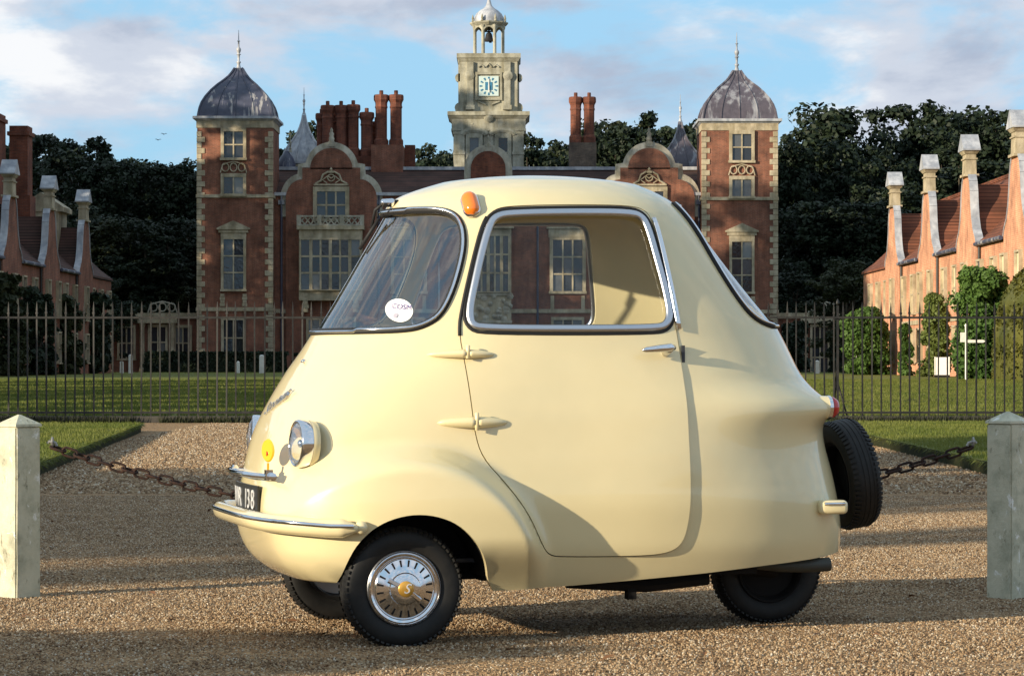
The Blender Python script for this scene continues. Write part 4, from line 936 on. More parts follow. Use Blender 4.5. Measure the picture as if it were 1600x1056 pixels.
for px, top, D in [(x, 250+10*math.sin(x*.7), 262) for x in range(-10, 310, 36)]+[(x, 232+14*math.sin(x*.9), 262) for x in range(1235, 1640, 40)]:
    tree(px, top, D, 'dark', 'dark tree deep in the wood filling the gaps between nearer crowns', 'trees deep in the wood', 1.5)
tree(1322, 395, 160, 'olive', 'low olive green tree at the far end of the sunlit wing', None, 1.5)
# the park trees left of the court and behind the photographer: they shade the mansion front and the drive
GO = 'park trees standing beside the court'; LO = 'park tree standing beside the court outside the railings'
for i in range(15):
    y = 112+i*7.0; tree(0, 0, y, 'dark', LO, GO, 1.25, X=-(36+max(0, y-138)*.36)-tr.uniform(0, 4), Hh=tr.uniform(28, 34))

for i in range(9): tree(0, 0, 36+i*5.6, 'dark', 'small tree in the row beside the shaded half of the lawn', 'row of small trees beside the lawn', 1.7, X=-18.6-i*.55, Hh=tr.uniform(5.6, 7.6))
# trees left of the drive and a low hedge added for its shadow, outside the frame: their shade falls across the gravel
def drive_tree(q, t, w, h, kind): 
    d = (q-1.14)/.82; return tree(0, 0, d-.574*t, kind, 'small tree on the verge beside the gravel drive', 'small trees on the verge', w, X=-2-.819*t, Hh=h)
drive_tree(18.9, 30, 1.05, 12.5, 'dark'); drive_tree(16.6, 36, .85, 12.5, 'dark'); drive_tree(14.7, 40, .5, 13, 'dark'); drive_tree(13.0, 29, .85, 10.5, 'dark'); drive_tree(10.45, 31, .34, 10, 'dark')
def shrub(px0, px1, top, bot, D, m, label, n=60, per=90, leaf=.26, taper=.35, depth=None, cat='shrub', name='shrub', lumpy=.35, seed=1):
    k = D/FP; X0, X1 = (px0-800)*k, (px1-800)*k; b = gz(D)-.02; h = CH+(HZ-top)*k-b; w = (X1-X0)/2; dp = depth or max(w*.8, .5)
    r = np.random.default_rng(seed); rr = random.Random(seed); C, Q = [], []
    for i in range(n):
        z = rr.uniform(.04, .95); f = (1-taper*z)*math.sqrt(max(0, 1-max(0, (z-.72)/.30)**2)); a = rr.uniform(0, 6.28); q = math.sqrt(rr.random())
        C.append((w*f*q*math.cos(a)*.85, dp*f*q*math.sin(a)*.85, z*h*.95)); Q.append(rr.uniform(.22, .5)*(w*.6+.25)*(1+lumpy*rr.uniform(-1, 1)))
    V, F_ = leaves(C, Q, per, leaf, r)
    V = V[:]; V[:, 2] = np.maximum(V[:, 2], .02)
    e = empty(name, ((X0+X1)/2, D, b), 0, label, cat)
    link('foliage', np_mesh('foliage', V, F_, m), e)
    st = MB()
    for i in range(7): c = C[rr.randrange(len(C))]; st.tube([(rr.uniform(-.1, .1), rr.uniform(-.1, .1), -.05), (c[0]*.4, c[1]*.4, c[2]*.5), c], [.07, .05, .02], 6)
    link('stems', st.mesh('stems', M['bark']), e); return e
LG, LY = M['leaf_green'], M['leaf_yellow']
shrub(1318, 1388, 474, 590, 133, LG, 'tall clipped green bush at the far corner of the sunlit wing', 120, 230, .17, .05, seed=11)
shrub(1404, 1424, 500, 590, 125, LG, 'narrow green creeper on the sunlit wall beside the clipped bush', 40, 80, .22, .2, .5, 'creeper', 'creeper', seed=12)
shrub(1434, 1490, 446, 590, 114, LY, 'pointed yellow-green creeper climbing the sunlit wall behind the white board', 100, 200, .16, .55, .7, 'creeper', 'creeper', seed=13)
shrub(1490, 1582, 410, 592, 99, LG, 'large leafy green bush against the sunlit wall behind the signpost', 200, 260, .16, .10, seed=14)
shrub(1216, 1268, 500, 588, 172, M['leaf_dark'], 'dark evergreen bush against the low wall near the streaked dome tower', 60, 90, .3, .15, seed=15)
shrub(1292, 1332, 512, 588, 170, M['leaf_dark'], 'dark evergreen bush between stone doorway and clipped green bush', 60, 90, .3, .15, seed=16)
for i, (a, b_, t_, D) in enumerate(((-20, 45, 415, 118), (28, 88, 440, 128), (78, 130, 455, 140), (120, 178, 450, 150))):
    shrub(a, b_, t_, 560, D, M['leaf_dark' if i % 2 else 'leaf_olive'], ['dark green bush under the first curved gable of the shaded wing', 'dark bush between curved gables of the shaded wing', 'low dark bush below the far gable of the shaded wing', 'dark bush at the far end of the shaded wing'][i], 90, 100, .32, .2, seed=20+i)
# clipped hedges at the foot of the mansion
def hedge(x0, x1, y, h, d, m, label, name='hedge', seed=1, leaf=.22, dens=260):
    r = np.random.default_rng(seed); b = gz(y); e = empty(name, ((x0+x1)/2, y, b), 0, label, 'hedge')
    w = (x1-x0)/2; core = MB().frus((0, 0), w, d/2, -.05, h*.93, w*.98, d/2*.9); link('core', bevelled(core.mesh('core', m), .12, 2), e)
    n = int(dens*(x1-x0)*(h+d)); P = np.stack([r.uniform(-w, w, n), np.where(r.random(n) < .6, -d/2, r.uniform(-d/2, d/2, n)), r.uniform(0, h, n)], 1); top = np.abs(P[:, 1]) < d/2-.01; P[top, 2] = h*.95
    V, F_ = leaves(P, np.full(n, .10), 1, leaf, r); link('foliage', np_mesh('foliage', V, F_, m), e)
hedge(-23.5, -14.4, 174.6, 1.35, 1.2, M['leaf_dark'], 'low dark clipped hedge before the link wall and dark domed tower', seed=2, dens=160)
hedge(-14.0, 8.5, 174.8, 1.25, 1.2, M['leaf_dark'], 'low dark clipped hedge along the foot of the mansion front', seed=3, dens=120)
hedge(-7.7, -4.4, 5.6, 1.36, .8, M['leaf_green'], 'unseen low hedge added to shade the gravel', seed=6, leaf=.06, dens=900)  # unseen hedge, added only to throw shade on the near gravel
# big clipped yew at the near end of the sunlit wing
e = empty('yew_hedge', (20.1, 95, gz(95)), 0, 'smooth rounded clipped yew hedge glowing olive at the near end of the sunlit wing', 'hedge')
r = np.random.default_rng(77); V0, F0 = [], []; nu, nv = 40, 22
def yewp(u, v):
    s = lambda a, p: math.copysign(abs(a)**p, a)
    cz = math.cos(v)
    return (3.1*s(math.cos(u), .55)*s(cz, .55), 3.4*s(math.sin(u), .55)*s(cz, .55), 4.3*max(0, math.sin(v))**.72)
q = MB()
for j in range(nv+1):
    for i in range(nu): x, y, z = yewp(2*math.pi*i/nu, math.pi/2*j/nv); q.v.append((x*(1+.03*math.sin(5*z)), y, z))
q.f = [(j*nu+i, j*nu+(i+1) % nu, (j+1)*nu+(i+1) % nu, (j+1)*nu+i) for j in range(nv) for i in range(nu)]; q.m = [0]*len(q.f)
link('core', q.mesh('core', M['yew'], smooth=True), e)
P = np.array([yewp(a, math.asin(b)) for a, b in zip(r.uniform(0, 6.28, 16000), r.random(16000)**.9)])
V, F_ = leaves(P, np.full(len(P), .09), 1, .14, r); link('foliage', np_mesh('foliage', V, F_, M['yew']), e)

# small white posts on the far lawn
def post(px, top, bot, D, w, label):
    k = D/FP; X = (px-800)*k; b = gz(D)+.05; h = (bot-top)*k; e = empty('white_post', (X, D, b), 0, label, 'post', 'small white posts on the court lawn')
    q = MB().frus((0, 0), w, w, -.1, h-.05, w*.97, w*.97); q.frus((0, 0), w, w, h-.05, h, w*.25, w*.25); link('shaft', bevelled(q.mesh('shaft', M['white']), .015, 1), e)
post(190, 565, 584, 158, .10, 'short white post before the link wall, the smaller of a pair'); post(204, 556, 586, 154, .11, 'taller white post of the pair before the link wall')
post(372, 566, 585, 158, .09, 'short thin white post before the dark domed tower'); post(409, 556, 585, 156, .14, 'stout white post before the dark domed tower hedge')
post(1277, 567, 588, 150, .11, 'leaning white post before the stone doorway'); post(1342, 559, 589, 142, .14, 'stout white post before the clipped green bush'); post(1349.5, 566, 588, 143, .10, 'slim white post standing against the stout white post')
# white notice board and fingerpost by the sunlit wing
k = 108/FP; X = (1472-800)*k; b = gz(108)+.06; e = empty('notice_board', (X, 108, b), 0, 'white notice board on short dark legs before the yellow-green creeper', 'notice board')
MB().box(-.27, .27, -.03, .03, .10, .80).build('panel', M['sign_white'], e); MB().box(-.30, .30, -.05, .05, 0, .10).build('base', M['iron'], e)
for s in (-1, 1): MB().box(s*.28-.02, s*.28+.02, -.04, .04, .1, .82).build('frame_side', M['white'], e)
X = (1509-800)*94/FP; e = empty('fingerpost', (X, 94, gz(94)+.05), 0, 'thin white fingerpost with one pointing arm before the large green bush', 'signpost')
MB().tube([(0, 0, -.1), (0, 0, 1.86)], .026, 8).lathe([(.036, 1.86), (.045, 1.91), (.01, 1.96)], 8).build('pole', M['white'], e)
MB().prism([(.03, 1.31), (.60, 1.31), (.68, 1.36), (.60, 1.41), (.03, 1.41)], -.015, .015).build('arm', M['white'], e); MB().box(-.19, -.03, -.015, .015, 1.33, 1.66).build('arm', M['white'], e)
# two birds over the wood
for px, py in ((247, 219), (256, 210)):
    D = 150; x, z = at(px, py, D); e = empty('bird', (x, D, z), 0.5, 'dark rook gliding in the sky beside the dark domed tower', 'bird', 'two birds in the sky'); e.scale = (.55, .55, .55)
    MB().lathe([(.005, -.16), (.04, -.09), (.055, 0), (.04, .08), (.03, .12), (.004, .17)], 8, axis='y').build('body', M['iron'], e, smooth=True)
    for s in (-1, 1): MB().add([(0, -.07, .02), (0, .07, .02), (s*.2, .06, .10), (s*.36, -.02, .07), (s*.2, -.06, .10), (0, -.07, .01), (0, .07, .01), (s*.2, .06, .09), (s*.36, -.02, .065), (s*.2, -.06, .09)], [(0, 1, 2, 3, 4), (9, 8, 7, 6, 5), (0, 5, 6, 1), (1, 6, 7, 2), (2, 7, 8, 3), (3, 8, 9, 4), (4, 9, 5, 0)]).build('wing', M['iron'], e)
tuft = MB(); rr = random.Random(2)
for k in range(9):
    x, y = rr.uniform(-.9, .9), rr.uniform(-.9, .9); a = rr.uniform(0, 6.28); w = .16
    tuft.add([(x-w*math.cos(a), y-w*math.sin(a), 0), (x+w*math.cos(a), y+w*math.sin(a), 0), (x+rr.uniform(-.3, .3), y+rr.uniform(-.3, .3), rr.uniform(.7, 1.2))], [(0, 1, 2)])
tuft_ob = tuft.build('grass_tuft', M['blade']); tuft_ob.location = (-30, 52, 0.05); tuft_ob.scale = (.06, .06, .06); tag(tuft_ob, 'single tuft of grass on the shaded court lawn', 'grass')
scatter('lawn_grass', M['blade'], tuft_ob, 43.6, 96, 34, (.045, .045, .035), (.085, .085, .07), 8, 'mown grass of the court lawn behind the railings', 'grass', lambda y: .19*y+1, .055, True, 2.0)
# ------------------------------------------------------------------ the three-wheeled microcar
TH = R(15.5); YW = .55
CL = (math.sin(TH), -math.cos(TH))
CO = (-.343-YW*CL[0], 8.7-YW*CL[1])
car = empty('microcar', (CO[0], CO[1], -.004), math.pi+TH, 'cream bubble-shaped three-wheeled microcar parked on the gravel', 'car')
zt = [.10,.20,.30,.45,.60,.75,.85,.95,1.05,1.20,1.35,1.42,1.46,1.49,1.52,1.535,1.545,1.552]
hwt = [.40,.475,.52,.54,.535,.52,.50,.475,.455,.425,.385,.36,.335,.305,.25,.20,.14,.03]
XM = ([0,.6,1.0,1.552],[-.50,-.50,-.52,-.56]); PRT = ([0,.5,.7,.78,.85,1.0,1.5],[3.2,3.2,3.6,3.6,3.0,2.6,2.2])
PFT = ([0,.3,.7,.95,1.05,1.55],[3.0,3.8,3.7,2.7,2.4,2.3]); QFT = ([0,.3,.7,.95,1.05,1.55],[2.6,3.5,3.5,2.5,2.1,2.0]); QR_ = 2.2
PROF = np.array([(0.15,0.1824,-1.6569),(0.2,0.2848,-1.6646),(0.25,0.3537,-1.6773),(0.3,0.3818,-1.6832),(0.35,0.3978,-1.6829),(0.4,0.4059,-1.6765),(0.45,0.4054,-1.6668),(0.5,0.402,-1.6571),(0.55,0.3959,-1.6452),(0.6,0.3867,-1.6305),(0.65,0.3736,-1.6161),(0.7,0.3552,-1.6086),(0.75,0.3326,-1.6282),(0.8,0.3078,-1.603),(0.85,0.2809,-1.5515),(0.9,0.2515,-1.5206),(0.95,0.2174,-1.4976),(1,0.1877,-1.4735),(1.05,0.1588,-1.4439),(1.1,0.1275,-1.4009),(1.15,0.0973,-1.3565),(1.2,0.0673,-1.314),(1.25,0.0385,-1.2732),(1.3,0.0089,-1.2332),(1.35,-0.0212,-1.1942),(1.4,-0.05,-1.153),(1.42,-0.0613,-1.1333),(1.44,-0.071,-1.1139),(1.46,-0.0797,-1.0865),(1.48,-0.11,-1.0554),(1.5,-0.1652,-1.0221),(1.515,-0.2137,-0.9865),(1.53,-0.2682,-0.943),(1.54,-0.3121,-0.9091)])
zg = np.linspace(.10, 1.530, 600)
def gsm(v, s):
    k = np.exp(-.5*(np.arange(-40, 41)/s)**2); k /= k.sum(); vp = np.concatenate([2*v[0]-v[1:41][::-1], v, 2*v[-1]-v[-41:-1][::-1]]); return np.convolve(vp, k, 'valid')
zz_ = np.concatenate([[.10], PROF[:, 0]]); ZT = 1.5565
xf0 = np.interp(zg, zz_, np.concatenate([[.08], PROF[:, 1]])); xr0 = np.interp(zg, zz_, np.concatenate([[-1.65], PROF[:, 2]]))
XF, XR, HW = gsm(xf0, 7), gsm(xr0, 7), gsm(np.interp(zg, zt, hwt), 9)
def sst(a): a = np.clip(a, 0, 1); return a*a*(3-2*a)
def lv(z):
    hw, xf, xr, xm = np.interp(z, zg, HW), np.interp(z, zg, XF), np.interp(z, zg, XR), np.interp(z, *XM)
    f = np.sqrt(np.clip((ZT-z)/(ZT-1.530), 1e-5, 1)); xc = -.60       # the crown of the roof closes as an ellipse
    g = np.clip((z-1.50)/.03, 0, 1); return hw*f, xc+(xf-xc)*f, xc+(xr-xc)*f, xm*(1-g)+xc*g, np.interp(z, *PRT)
def PF_(z): return np.interp(z, *PFT)
def QF_(z): return np.interp(z, *QFT)
def bumpW(x, y, z):
    r = np.hypot((x+.02)/np.where(x > -.02, .62, .50), (z-.17)/.50)
    fen = .115*sst((1-r)/.20)*(1-.78*sst((.36-z)/.19)*sst((-x-.10)/.20)); gate = sst(y/.22); rq = sst((-x-.95)/.45)
    pod = .018*np.exp(-((z-.765)/.06)**2)-.012*np.exp(-((z-.60)/.09)**2)
    return gate*(fen+rq*pod)
def W(x, z):
    x = np.asarray(x, float); z = np.asarray(z, float); hw, xf, xr, xm, pr = lv(z)
    u = np.where(x > xm, (x-xm)/(xf-xm), (xm-x)/(xm-xr)).clip(0, 1)
    y = np.where(x > xm, hw*(1-u**PF_(z))**(1/QF_(z)), hw*(1-u**pr)**(1/QR_)); return y+bumpW(x, y, z)
def Wn(x, z):
    e = .004; n = Vector((-(float(W(x+e, z))-float(W(x-e, z)))/(2*e), 1, -(float(W(x, z+e))-float(W(x, z-e)))/(2*e))); return n.normalized()
def S3(x, z, off=0.0, side=1):
    p = Vector((x, float(W(x, z)), z))+Wn(x, z)*off; return (p.x, p.y*side, p.z)
def frontx(y, z):
    hw, xf, xr, xm, pr = lv(z); return float(xm+(xf-xm)*(1-(abs(y)/hw)**QF_(z))**(1/PF_(z)))
NH = 110
def ring(z):
    hw, xf, xr, xm, pr = lv(z)
    t = np.linspace(math.pi/2, 0, NH+1); u = np.sin(t); x1 = xm+(xf-xm)*u; y1 = hw*np.maximum(1-u**PF_(z), 0)**(1/QF_(z))
    t = np.linspace(0, math.pi/2, NH+1)[1:]; u = np.sin(t); x2 = xm-(xm-xr)*u; y2 = hw*np.maximum(1-u**pr, 0)**(1/QR_)
    x = np.concatenate([x1, x2]); y = np.concatenate([y1, y2]); y = y+bumpW(x, y, z)
    return np.concatenate([x, x[1:-1][::-1]]), np.concatenate([y, -y[1:-1][::-1]])
zlev = np.concatenate([np.linspace(.13, 1.40, 104), 1.40+.1564*np.sin(np.linspace(0, math.pi/2, 40)[1:])])
GP = np.array([np.stack([*ring(z), np.full(4*NH, z)], 1) for z in zlev])
POD = .045*np.exp(-((GP[:, :, 2]-.762)/.046)**2)*np.exp(-((np.abs(GP[:, :, 1])-.31)/.085)**2)*sst((-GP[:, :, 0]-1.25)/.15); GP[:, :, 0] -= POD-.030*np.exp(-((np.abs(GP[:, :, 1])-.455)/.085)**2)*np.exp(-((GP[:, :, 2]-.655)/.085)**2)*sst((GP[:, :, 0]-.02)/.15)
du = np.roll(GP, -1, 1)-np.roll(GP, 1, 1); dv = np.gradient(GP, axis=0); GN = np.cross(dv, du); GN /= np.linalg.norm(GN, axis=2)[:, :, None]+1e-12
if GN[40, NH, 1] < 0: GN = -GN
GN[-1] = (0, 0, 1)
nl, nr = GP.shape[:2]
def shell(o1, o2, name):
    A = (GP+GN*o1).reshape(-1, 3); B = (GP+GN*o2).reshape(-1, 3); n = len(A); f = []
    for i in range(nl-1):
        for j in range(nr):
            a, b, c, d = i*nr+j, i*nr+(j+1) % nr, (i+1)*nr+(j+1) % nr, (i+1)*nr+j
            f.append((a, d, c, b)); f.append((a+n, b+n, c+n, d+n))
    top = [(nl-1)*nr+j for j in range(nr)]; f.append(tuple(top[::-1])); f.append(tuple(x+n for x in top))
    for j in range(nr): f.append((j, (j+1) % nr, (j+1) % nr+n, j+n))
    me = bpy.data.meshes.new(name); me.from_pydata(np.concatenate([A, B]).tolist(), [], f); me.update()
    bm = bmesh.new(); bm.from_mesh(me); bmesh.ops.recalc_face_normals(bm, faces=bm.faces); bm.to_mesh(me); bm.free(); return me
def boolean(me, cut, op):
    a = bpy.data.objects.new('tmp_a', me); b = bpy.data.objects.new('tmp_b', cut); COL.objects.link(a); COL.objects.link(b)
    m = a.modifiers.new('b', 'BOOLEAN'); m.operation = op; m.solver = 'EXACT'; m.object = b
    dg = bpy.context.evaluated_depsgraph_get(); dg.update(); out = bpy.data.meshes.new_from_object(a.evaluated_get(dg), depsgraph=dg)
    bpy.data.objects.remove(a); bpy.data.objects.remove(b); return out
def cutter(pts, y0=-1.2, y1=1.2):
    me = MB().prism(pts, y0, y1).mesh('cutter', M['paint']); bm = bmesh.new(); bm.from_mesh(me); bmesh.ops.recalc_face_normals(bm, faces=bm.faces); bm.to_mesh(me); bm.free(); return me
wind = chaikin([(.0878,1.0175),(-.0206,1.0195),(-.0883,1.0285),(-.1498,1.062),(-.1911,1.1297),(-.2282,1.229),(-.2488,1.3078),(-.2476,1.3744),(-.2213,1.4096),(-.1769,1.4215),(-.1088,1.423)], 2, False)
WIND = wind+[(.6, 1.423), (.6, 1.0175)]
WINP = chaikin([(-.2827,1.0268),(-.599,1.0256),(-.8702,1.029),(-.9182,1.0378),(-.9375,1.0741),(-.9287,1.1492),(-.9063,1.2676),(-.8878,1.3652),(-.8717,1.4021),(-.8294,1.4163),(-.6295,1.4137),(-.4103,1.4065),(-.3596,1.3977),(-.332,1.3675),(-.2945,1.2607),(-.2617,1.1443),(-.2465,1.0813),(-.2502,1.0400)], 2)
rear = chaikin([(-1.040,1.455),(-1.085,1.395),(-1.118,1.335),(-1.1632,1.2419),(-1.2228,1.1391),(-1.2716,1.0782),(-1.3223,1.0526),(-1.3761,1.0425)], 2, False)
REAR = rear+[(-2, 1.0425), (-2, 1.455)]
arch = chaikin([(.2034,.2100),(.1811,.3108),(.136,.3729),(.079,.4138),(.0004,.4359),(-.0803,.4313),(-.1560,.402),(-.2170,.3438),(-.262,.2708),(-.288,.205),(-.312,.1760)], 2, False)
LOW = [(.7,.214),(.33,.2120),(.2742,.2105)]+arch+[(-.3600,.1755),(-.5922,.1853),(-.8115,.1997),(-1.0382,.2154),(-1.2802,.2354),(-1.5401,.2518),(-2,.29),(-2,-.3),(.7,-.3)]
DOOR = chaikin([(-.317,1.3783),(-.2736,1.2501),(-.2335,1.1128),(-.211,1.0122),(-.2202,.9246),(-.2319,.8003),(-.2396,.6931),(-.2627,.6106),(-.3353,.5278),(-.4071,.428),(-.4528,.3334),(-.4898,.2902),(-.5496,.2847),(-.8029,.2818),(-.9034,.2903),(-.949,.3234),(-.9662,.3975),(-.9716,.5031),(-.9669,.6506),(-.963,.8402),(-.9587,.9675),(-.9520,1.0593),(-.9318,1.2246),(-.911,1.3812),(-.8932,1.4258),(-.8348,1.4400),(-.6331,1.4380),(-.4133,1.4310),(-.3541,1.4193)], 2)
def grow(pts, d):
    n = len(pts); out = []; s = 1 if sum(pts[i][0]*pts[(i+1) % n][1]-pts[(i+1) % n][0]*pts[i][1] for i in range(n)) > 0 else -1
    for i in range(n):
        a, b = pts[i-1], pts[(i+1) % n]; t = Vector((b[0]-a[0], b[1]-a[1])).normalized(); out.append((pts[i][0]+s*t.y*d, pts[i][1]-s*t.x*d))
    return out
sh = shell(0, -.016, 'shell')
for c in (LOW, WIND, WINP, REAR): sh = boolean(sh, cutter(c), 'DIFFERENCE')
body = boolean(sh, cutter(grow(DOOR, .0035), .12, 1.2), 'DIFFERENCE')
door = boolean(sh, cutter(DOOR, .12, 1.2), 'INTERSECT')
def finish(me, ang=40):
    bm = bmesh.new(); bm.from_mesh(me); bmesh.ops.remove_doubles(bm, verts=bm.verts, dist=1e-5); bmesh.ops.dissolve_degenerate(bm, edges=bm.edges, dist=1e-5); bm.to_mesh(me); bm.free()
    me.materials.clear(); me.materials.append(M['paint']); me.polygons.foreach_set('material_index', [0]*len(me.polygons)); smooth_angle(me, ang); return me
link('body', finish(body), car).data.name = 'body'
dm = finish(door); dm.name = 'door'
for v in dm.vertices:
    k_ = float(sst((-v.co.x-.55)/.40)*sst((1.05-v.co.z)/.25)); v.co.y += .002+.009*k_
dr_ob = link('door', dm, car)
# glazing taken from the same skin
def inside(pt, poly):
    x, y = pt; c = False; n = len(poly); j = n-1
    for i in range(n):
        xi, yi = poly[i]; xj, yj = poly[j]
        if (yi > y) != (yj > y) and x < (xj-xi)*(y-yi)/(yj-yi)+xi: c = not c
        j = i
    return c
def glaze(poly, off, parent, name, side=None, m=None):
    P = GP+GN*off; q = {}; V = []; F_ = []
    x0, x1 = min(p[0] for p in poly), max(p[0] for p in poly); z0, z1 = min(p[1] for p in poly), max(p[1] for p in poly)
    def vid(i, j):
        if (i, j) not in q: q[(i, j)] = len(V); V.append(P[i, j].tolist())
        return q[(i, j)]
    for i in range(nl-1):
        if zlev[i+1] < z0 or zlev[i] > z1: continue
        for j in range(nr):
            c = (GP[i, j]+GP[i+1, (j+1) % nr])/2
            if side and c[1]*side < 0: continue
            if x0 <= c[0] <= x1 and inside((c[0], c[2]), poly): F_.append((vid(i, j), vid(i, (j+1) % nr), vid(i+1, (j+1) % nr), vid(i+1, j)))
    me = bpy.data.meshes.new(name); me.from_pydata(V, [], F_); me.materials.append(m or M['glass']); me.update()
    me.polygons.foreach_set('use_smooth', [True]*len(F_)); return link(name, me, parent)
ws = glaze(grow(WIND, .010), -.008, car, 'windscreen'); glaze(grow(REAR, .010), -.008, car, 'rear_window')
glaze(grow(WINP, .008), -.009, dr_ob, 'door_glass', 1, M['glass_side']); glaze(grow(WINP, .008), -.009, car, 'side_glass', -1, M['glass_side'])
# seals and bright trim
def loop_path(edge, zb, ztp, front, off):
    near = [S3(x, z, off) for x, z in edge]
    def cross(z, xe):
        x, y = ring(z)
        pts = [(float(a), float(b)) for a, b in zip(x, y)]
        sel = [(a, b) for a, b in pts if (a > xe if front else a < xe)]
        sel.sort(key=lambda p: -p[1]); out = []
        for i, (a, b) in enumerate(sel):
            t = Vector((sel[min(i+1, len(sel)-1)][0]-sel[max(i-1, 0)][0], sel[min(i+1, len(sel)-1)][1]-sel[max(i-1, 0)][1])).normalized(); n = Vector((t.y, -t.x)) if not front else Vector((-t.y, t.x))
            out.append((a+n.x*off, b+n.y*off, z))
        return out
    far = [(x, -y, z) for x, y, z in near]
    top = cross(ztp, edge[-1][0] if front else edge[0][0]); bot = cross(zb, edge[0][0] if front else edge[-1][0])
    if front: return near+top[1:-1]+far[::-1]+bot[1:-1][::-1]
    return near+bot[1:-1]+far[::-1]+top[1:-1][::-1]
lp = loop_path(wind, 1.0175, 1.423, True, .000); MB().tube(lp, .0125, 8, closed=True).build('windscreen_seal', M['rubber'], car, smooth=True)
lp = loop_path(wind, 1.0175, 1.423, True, .010); MB().tube(lp, .0052, 6, closed=True).build('windscreen_trim', M['chrome'], car, smooth=True)
lp = loop_path(rear, 1.0425, 1.455, False, .000); MB().tube(lp, .0125, 8, closed=True).build('rear_window_seal', M['rubber'], car, smooth=True)
lp = loop_path(rear, 1.0425, 1.455, False, .010); MB().tube(lp, .005, 6, closed=True).build('rear_window_trim', M['chrome'], car, smooth=True)
for sd, par in ((1, dr_ob), (-1, car)):
    P = [S3(x, z, .004, sd) for x, z in WINP]; N = [tuple(Vector((n.x, n.y*sd, n.z))) for n in [Wn(x, z) for x, z in WINP]]
    MB().tube(P, .009, 10, closed=True, r2=.0135, up=N).build('window_frame', M['alu'], par, smooth=True)
    P = [S3(x, z, .000, sd) for x, z in grow(WINP, .0175)]; MB().tube(P, .007, 8, closed=True, r2=.006, up=N).build('window_seal', M['rubber'], par, smooth=True)
up_ = [p for p in DOOR if p[1] > 1.015 and p[0] < -.80 and p[1] < 1.40]; up_.sort(key=lambda p: -p[1])
MB().tube([S3(x-.008, z, .009) for x, z in up_], .005, 8, r2=.010, up=[tuple(Wn(x, z)) for x, z in up_]).build('drip_strip', M['chrome'], car, smooth=True)
ap = [p for p in DOOR if p[0] > -.34 and 1.0 < p[1] < 1.40]; ap.sort(key=lambda p: -p[1])
MB().tube([S3(x+.004, z, .003) for x, z in ap], .006, 6).build('door_seal', M['rubber'], car, smooth=True)
# hinges: two long teardrop fairings meeting at a pin
def hinge(x, z, lf, lr, h):
    b = S3(x, z); q = MB()
    for d, L_ in ((1, lf), (-1, lr)):
        pts, ra, rb = [], [], []
        for k in range(11):
            t = k/10; xx = x+d*(.004+L_*t); p = S3(xx, z+.000, .010*(1-t)); pts.append(p); f = math.sqrt(max(0, 1-t**1.6)); ra.append(h*f+.001); rb.append(.022*f+.001)
        q.tube(pts, ra, 10, r2=rb, up=(0, 0, 1))
    o = q.build('hinge', M['paint'], car, smooth=True)
    p = S3(x, z, .026); MB().lathe([(.006, -h*1.5), (.007, -h*1.5), (.007, h*1.5), (.005, h*1.6)], 10, p).build('pin', M['paint'], o, smooth=True)
hinge(-.229, .941, .125, .085, .014); hinge(-.241, .722, .120, .105, .0185)
# door handle
hx, hz_ = -.905, .9485
p = S3(hx, hz_, .022); q = MB().tube([S3(hx-.018, hz_+.006, .040), S3(hx, hz_+.003, .050), S3(hx+.04, hz_-.0, .050), S3(hx+.085, hz_-.003, .046), S3(hx+.098, hz_-.004, .044)], [.009, .014, .012, .009, .004], 10, r2=[.008, .011, .009, .007, .003])
q.tube([S3(hx-.002, hz_-.002, -.002), S3(hx-.002, hz_-.002, .05)], [.016, .009], 12); q.build('handle', M['chrome'], dr_ob, smooth=True)
p = S3(-.972, .945, .004); MB().box(p[0]-.004, p[0]+.006, p[1]-.006, p[1]+.007, p[2]-.030, p[2]+.026).build('gap_shade', M['dash'], car)  # dark block stands in for the shade in the door's rear gap
# roof-side indicator
bx_, bz_ = -.283, 1.4335; n = Wn(bx_, bz_); u = Vector((0.18, -0.35, 1)); u = (u-n*u.dot(n)).normalized()
def capsule(m, name, ln, rad, off, thick, parent):
    c = Vector(S3(bx_, bz_, off)); q = MB(); pts, ra, rb = [], [], []
    for k in range(15):
        t = -1+2*k/14; s = ln*(t); f = 1.0
        d = max(0, abs(s)-(ln-rad)); f = math.sqrt(max(0.0004, 1-(d/rad)**2)); pts.append(c+u*s); ra.append(thick*f); rb.append(rad*f)
    q.tube(pts, ra, 12, r2=rb, up=tuple(n)); return q.build(name, m, parent, smooth=True)
base = capsule(M['chrome'], 'indicator', .051, .0315, .004, .016, car); capsule(M['amber'], 'indicator_lens', .046, .0265, .012, .024, base)
# headlamps
for sd in (1, -1):
    pr = [(.060, -.05), (.076, -.028), (.0795, -.012), (.080, .012), (.0795, .022), (.077, .029), (.072, .031), (.070, .026)]
    z0 = (0, 0, 0)
    hl = MB().lathe(pr, 36, z0, 'x', cap=False).build('headlamp', M['chrome'], car, (.303, sd*.404, .655), (0, R(-3), R(7*sd)), smooth=True); hl.scale = (.78, .97, .97)
    MB().lathe([(.070, .024), (.066, .030), (.052, .040), (.032, .047), (.012, .050), (.0015, .0505)], 36, z0, 'x').build('lens', M['lens'], hl, angle=70)
    MB().lathe([(.071, .023), (.062, .006), (.045, -.008), (.020, -.015), (.002, -.016)], 36, z0, 'x', cap=False).lathe([(.013, -.012), (.013, .012), (.008, .018), (.001, .019)], 12, z0, 'x').build('reflector', M['chrome'], hl, smooth=True)
    MB().lathe([(.074, -.050), (.077, -.04), (.0795, -.030), (.0785, -.020)], 36, z0, 'x', cap=False).build('rim', M['paint'], hl, smooth=True)
